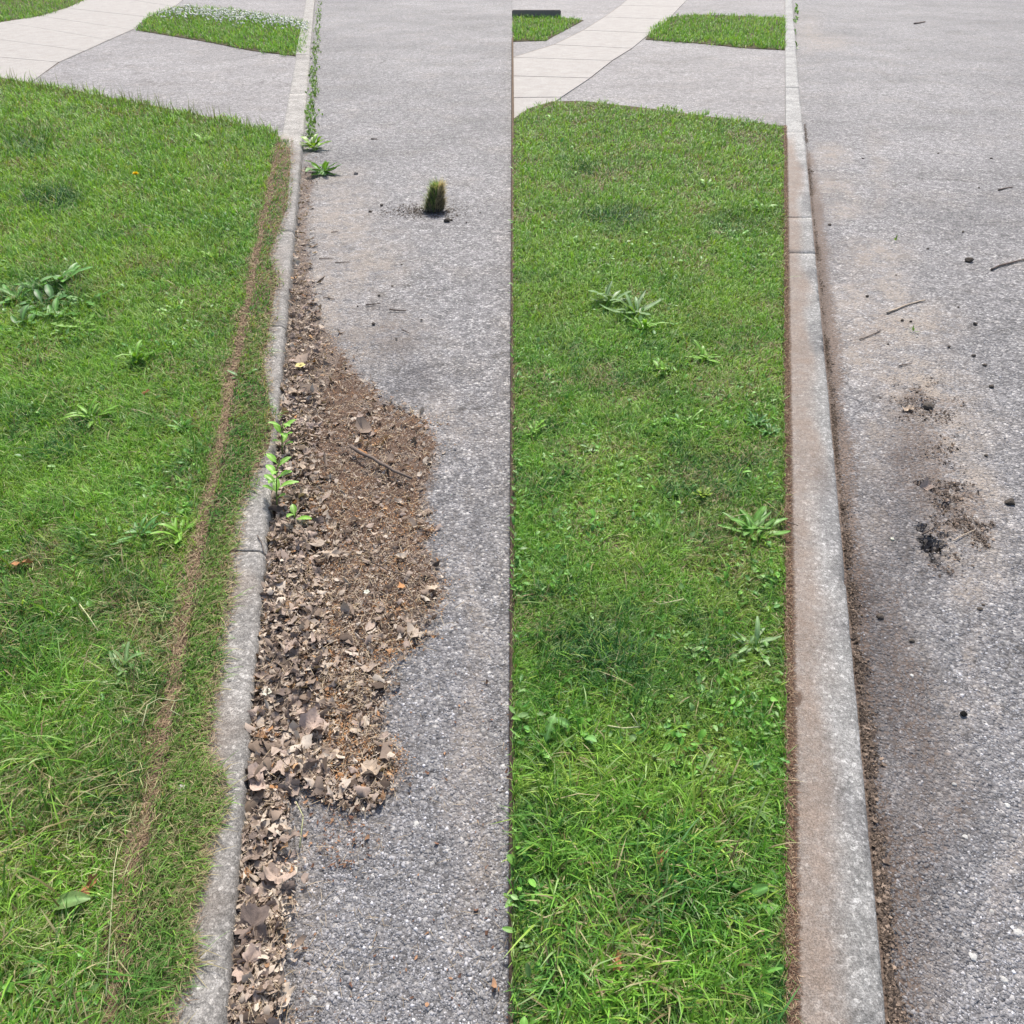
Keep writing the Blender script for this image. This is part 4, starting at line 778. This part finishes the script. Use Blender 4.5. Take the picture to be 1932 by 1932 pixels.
# ------------------------------------------------------------------ twigs
def twig(u0, v0, u1, v1, r, label, m='wood', z=.006, side=0, group=None, z1=None, cat='twig', bendy=.03, name='twig'):
    a = G(u0, v0, z); b = G(u1, v1, z if z1 is None else z1); L = np.linalg.norm(b-a); n = 9; t = np.linspace(0, 1, n)[:, None]
    per = np.array([-(b-a)[1], (b-a)[0], 0])/(L+1e-9); pts = a*(1-t)+b*t+per*(np.sin(t*math.pi)*bendy*L*rng.choice([-1, 1])+rng.normal(0, .008*L, (n, 1)))
    c = pts[0].copy(); parts = [tube(pts-c, np.linspace(r, r*.6, n)*rng.uniform(.85, 1.15, n), 7)]
    if side:
        for q in range(side):
            i = rng.integers(2, 7); d = (b-a)/L; sg = rng.choice([-1, 1]); e = pts[i]+(d*.7+per*sg*.7)*L*.18; parts.append(tube(np.array([pts[i], (pts[i]+e)/2+[0, 0, .003], e+[0, 0, .006]])-c, r*.5, 5, .6))
    V, Fc, C = join([(v_, f_, v_) for v_, f_ in parts]); o = mesh_np(name, V, Fc, M[m], None, True); o.location = c; return tag(o, label, cat, group)
twig(662, 843, 776, 903, .0075, 'straight dark stick lying across the leaf litter', z=.035, cat='stick', bendy=.01, name='stick')
TW = [(560, 1190, 600, 1140, .002), (575, 1320, 660, 1345, .002), (810, 1180, 770, 1110, .0016), (520, 1330, 590, 1400, .002), (700, 1060, 790, 1095, .002), (640, 1190, 560, 1240, .0018)]
for i, q in enumerate(TW):
    twig(*q, 'thin dark twig lying among the leaf litter', z=.03, side=1, group='thin twigs in the leaf litter')
for q in [(602, 488, 630, 487, .003), (632, 495, 660, 494, .003), (610, 560, 632, 565, .003), (690, 575, 718, 572, .004), (735, 584, 766, 586, .004), (655, 703, 690, 708, .0025), (758, 622, 772, 628, .003), (700, 262, 712, 262, .006), (625, 438, 640, 436, .003)]:
    twig(*q, 'small dark twig on the bare road above the leaf litter', group='small twigs on the left road')
twig(541, 908, 558, 912, .0015, 'thin twig over the kerb edge beside the tall weed', z=.065)
twig(486, 1010, 499, 1047, .0018, 'curved dark twig on top of the overgrown kerb', z=.063)
twig(1674, 590, 1745, 566, .0055, 'pale bent stick on the road beside the clean kerb', 'palewood', cat='stick', name='stick')
twig(1870, 508, 1945, 487, .006, 'dark stick at the right edge of the road', cat='stick', name='stick')
twig(1884, 358, 1910, 353, .006, 'short dark twig high at the right edge of the road')
twig(1622, 640, 1662, 622, .003, 'thin twig on the dusty road right of the clean kerb', side=1)
twig(1725, 45, 1745, 41, .02, 'dark flattened twig far up the road at the right')
twig(1486, 985, 1506, 992, .0022, 'forked twig poking out of the plantain over the clean kerb', z=.085, side=1)
twig(1740, 1008, 1775, 985, .0025, 'root fragment beside the black hole', side=2)
twig(1772, 920, 1812, 908, .002, 'dark twig above the black hole', side=1)
twig(1696, 690, 1720, 686, .003, 'thin twig above the brown road patch', side=1)
twig(1800, 1020, 1840, 1000, .002, 'thin twig right of the black hole', 'palewood', side=1)
def stem(pts, r, label, z):
    P3 = np.array([G(u, v, z+dz) for (u, v, dz) in pts]); o = mesh_np('dry_stem', *tube(P3-P3[0], r, 6, .6), M['palewood2'], None, True); o.location = P3[0]; tag(o, label, 'stem')
M['palewood2'] = objcol('pale_green_stem', (.46, .47, .25), .1)
stem([(1146, 1369, .0), (1175, 1374, .004), (1208, 1371, .01), (1200, 1362, .02), (1190, 1345, .03)], .0018, 'pale curved stem in the lower right lawn', ZR+.03)
stem([(1290, 1130, .0), (1245, 1140, .004), (1232, 1132, .01)], .0014, 'pale straw stem below the yellow weed', ZR+.03)
stem([(268, 1370, 0), (278, 1330, .004), (300, 1318, .01), (330, 1322, .01)], .0014, 'pale curled straw in the left lawn', ZL+.035)
stem([(340, 1350, 0), (322, 1340, .004), (330, 1322, .01), (352, 1318, .01)], .0013, 'second pale curled straw, closer to the bare strip', ZL+.035)
stem([(150, 1140, 0), (165, 1160, .004), (185, 1190, .01)], .0018, 'pale straight straw left of the plantain', ZL+.035)
stem([(200, 1880, 0), (215, 1640, .004), (222, 1600, .01)], .0011, 'long pale straw stem low in the left lawn', ZL+.035)
stem([(565, 1600, 0), (572, 1540, .006), (558, 1512, .01)], .0016, 'rusty arched stem standing on the bare asphalt', .01)
# ------------------------------------------------------------------ crumbs of earth, stones, flowers
def lump(name, u, v, z, s, m, label, group=None, cat='soil clod', flat=.7, seed=0):
    r_ = np.random.default_rng(seed+int(u)*7+int(v)); me = bpy.data.meshes.new(name)
    import bmesh
    bm = bmesh.new(); bmesh.ops.create_icosphere(bm, subdivisions=2, radius=1)
    off = r_.uniform(0, 50)
    for w in bm.verts:
        f = .72+.55*float(vn(np.array([w.co.x*1.6+off]), np.array([w.co.y*1.6+w.co.z*1.3+off]))[0])+r_.normal(0, .05); w.co *= f; w.co.z *= flat
    bm.to_mesh(me); bm.free(); me.materials.append(m); o = link(bpy.data.objects.new(name, me)); o.location = G(u, v, z); o.location.z = z+s*flat*.55; o.scale = (s,)*3; o.rotation_euler.z = r_.uniform(0, 6)
    return tag(o, label, cat, group)
SC = [('L', q) for q in [(698, 400, .012), (720, 388, .012), (852, 416, .010), (835, 402, .009), (842, 398, .008), (758, 500, .008), (705, 612, .010), (795, 604, .007), (740, 540, .007), (800, 810, .007), (715, 558, .008), (675, 578, .006), (748, 640, .006), (880, 420, .007), (590, 395, .01)]]
SC += [('R', q) for q in [(1847, 355, .008), (1817, 438, .009), (1636, 560, .01), (1702, 605, .009), (1718, 607, .007), (1840, 612, .012), (1836, 672, .011), (1808, 580, .007), (1857, 690, .011), (1870, 730, .012), (1675, 650, .007), (1860, 860, .008), (1690, 520, .008), (1750, 470, .008), (1565, 425, .012), (1770, 290, .01), (1870, 300, .012), (1790, 655, .008), (1848, 1150, .009), (1855, 1142, .006), (1660, 1165, .01), (1720, 1210, .008), (1628, 300, .01)]]
for sd, (u, v, s_) in SC:
    lump('soil_crumb', u, v, .0, s_*.85, M['clod'], 'small dark earth crumb on the road %s' % ('above the leaf litter' if sd == 'L' else 'beside the clean kerb'), 'earth crumbs on the %s road' % ('left' if sd == 'L' else 'right'))
lump('soil_clod', 843, 418, 0, .02, M['clod'], 'dark grey lump of earth beside the upright turf tuft')
lump('soil_clod', 1827, 493, 0, .021, M['clod'], 'largest dark clod on the right road, near the stick')
lump('soil_clod', 1817, 1348, 0, .008, M['hole'], 'black round pebble on the coarse asphalt', cat='pebble')
lump('soil_clod', 1905, 950, 0, .015, M['clod'], 'mossy clod at the right edge of the road')
lump('soil_clod', 1750, 770, 0, .022, M['clod'], 'dark clod on the brown patch of the right road')
lump('pebble', 1683, 1018, 0, .006, M['petalW'], 'small white pebble left of the black hole', cat='pebble')
lump('pebble', 672, 329, 0, .018, M['timber'], 'pale pebble on the road below the gutter weeds', cat='pebble')
lump('pebble', 344, 1490, ZL+.012, .01, M['grit'], 'whitish pebble beside the bare soil strip', cat='pebble')
for i, (u, v, s_) in enumerate([(785, 1556, .0075), (700, 1790, .006), (590, 1888, .008), (830, 1870, .0065), (675, 1630, .005), (745, 1560, .005), (880, 1320, .006), (690, 1655, .004), (795, 1700, .005)]):
    lump('pebble', u, v, -.002, s_, M['grit'], 'light stone set in the coarse asphalt near the bottom', 'light stones in the left asphalt', 'pebble', .5)
for i, (u, v, s_) in enumerate([(1835, 1806, .0075), (1900, 1520, .006), (1945, 1600, .006), (1840, 1690, .006), (1870, 1720, .006), (1920, 1760, .008), (1820, 1580, .006), (1720, 1275, .005), (1800, 1480, .005), (1895, 1850, .006)]):
    lump('pebble', u, v, -.002, s_, M['grit'], 'light stone set in the coarse asphalt right of the clean kerb', 'light stones in the right asphalt', 'pebble', .5)
def blossom(u, v, z, s_, m, label):
    parts = [xf(leaf_geo(s_, s_*.9, lambda t: .4+.6*math.sin(t*3), .25, .1, 6), i*1.26, .2, (0, 0, 0)) for i in range(5)]
    V, Fc, C = join(parts); o = mesh_np('fallen_blossom', V, Fc, m, C, True); o.location = G(u, v, z); tag(o, label, 'flower')
blossom(567, 692, .04, .022, M['petalY2'] if 'petalY2' in M else objcol('cream_petals', (.75, .65, .25), .05, .6, .2), 'cream yellow blossom on top of the litter heap')
blossom(504, 1308, .045, .012, M['petalW'], 'white petal lying on the heap near the kerb')
blossom(692, 1118, .03, .009, M['petalW'], 'tiny white petal in the widest part of the litter')
blossom(996, 588+0, .0, .0001, M['petalW'], 'x') if False else None
# turf tuft standing on the road
base = G(822, 398, 0); root = empty('turf_tuft', base, 'upright tuft of grassy turf standing on the road', 'turf'); root.scale = (.68, .68, .9)
V = []; n = 14; m = 12
for i in range(m):
    t = i/(m-1); r_ = (.055*(1-t)**.6+.032)*(1 if i else .8)
    for j in range(n):
        a = 6.283*j/n; rr = r_*(.8+.4*vn(np.array([a*2+i*.6]), np.array([i*.8+3.]))[0]); V.append((math.cos(a)*rr+.045*t-.01, math.sin(a)*rr*.7+.02*t, .175*t))
V.append((.035, .02, .182)); Q = [(i*n+j, i*n+(j+1) % n, (i+1)*n+(j+1) % n, (i+1)*n+j) for i in range(m-1) for j in range(n)]; T = [((m-1)*n+j, (m-1)*n+(j+1) % n, m*n) for j in range(n)]
V = np.array(V); mesh_np('soil_core', V, [np.array(Q), np.array(T)], M['clod'], None, True, root)
n = 2600; t = rng.random(n); a = rng.uniform(0, 6.28, n); r_ = .055*(1-t)**.6+.03; P3 = np.stack([np.cos(a)*r_+.045*t-.01, np.sin(a)*r_*.7+.02*t, .175*t], -1)
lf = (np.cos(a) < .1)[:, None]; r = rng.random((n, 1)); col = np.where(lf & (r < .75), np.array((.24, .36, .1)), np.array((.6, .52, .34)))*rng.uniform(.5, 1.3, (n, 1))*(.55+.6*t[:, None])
V, Fc, C = blades(P3, a, rng.uniform(.1, 1.3, n), rng.gamma(4, .25, n)*.045, np.full(n, .004), col, .3); mesh_np('grass_blades', V, Fc, M['grass'], C, False, root)
# dark brown flakes scattered on the road around it
n = 900; x = 800+rng.normal(0, 1, n)*38; y = 398+rng.normal(0, 1, n)*7; P3 = G(x, y, .002); V, Fc, C = flakes(P3, rng.uniform(.003, .008, n), rng.uniform(.4, 1, n), np.tile((.09, .07, .055), (n, 1))*rng.uniform(.5, 1.5, (n, 1)), rng.normal(0, .3, n))
o = mesh_np('dark_flakes', V, Fc, M['litter'], C); tag(o, 'thin scatter of dark flakes around the turf tuft', 'soil', kind='stuff')
# near-black flakes spread over the small road hole
c = G(1757, 1028); n = 420; a = rng.uniform(0, 6.28, n); r_ = np.sqrt(rng.random(n)); P3 = np.stack([c[0]+(np.cos(a)*.022-.012*np.sin(a*3))*r_, c[1]+np.sin(a)*r_*(.036+.014*np.cos(a*5)), np.zeros(n)], -1); P3[:, 2] = road_z(P3[:, 0], P3[:, 1])+.002
V, Fc, C = flakes(P3, rng.uniform(.0015, .005, n), rng.uniform(.4, 1, n), np.tile((.012, .011, .01), (n, 1))*rng.uniform(.5, 1.8, (n, 1)), rng.normal(0, .6, n))
o = mesh_np('pothole_debris', V, Fc, M['litter'], C); tag(o, 'black broken flakes in the small road hole', 'debris', kind='stuff')
# small green sprouts on the right road
for (u, v, lb) in ((1689, 455, 'tiny green sprout on the dusty road, upper one'), (1722, 626, 'tiny green sprout on the dusty road, lower one')):
    rosette('sprout', u, v, .003, 6, .03, .008, 'lance', lb, (.2, .36, .06), (.3, 1.1))
# grey timber edging at the far lawn
a, b = G(966, 33, ZF), G(1058, 33, ZF); d = (b-a)/np.linalg.norm(b-a); L_ = np.linalg.norm(b-a)
import bmesh
bm = bmesh.new(); bmesh.ops.create_cube(bm, size=1); 
for w in bm.verts: w.co = Vector(((w.co.x+.5)*L_, w.co.y*.14+.07, (w.co.z+.5)*.12))
bmesh.ops.bevel(bm, geom=bm.edges[:], offset=.012, segments=2, affect='EDGES'); me = bpy.data.meshes.new('landscape_timber'); bm.to_mesh(me); bm.free(); me.materials.append(M['timber'])
o = link(bpy.data.objects.new('landscape_timber', me)); o.location = a; o.rotation_euler.z = math.atan2(d[1], d[0]); tag(o, 'weathered grey timber edging behind the far grass patch', 'timber')
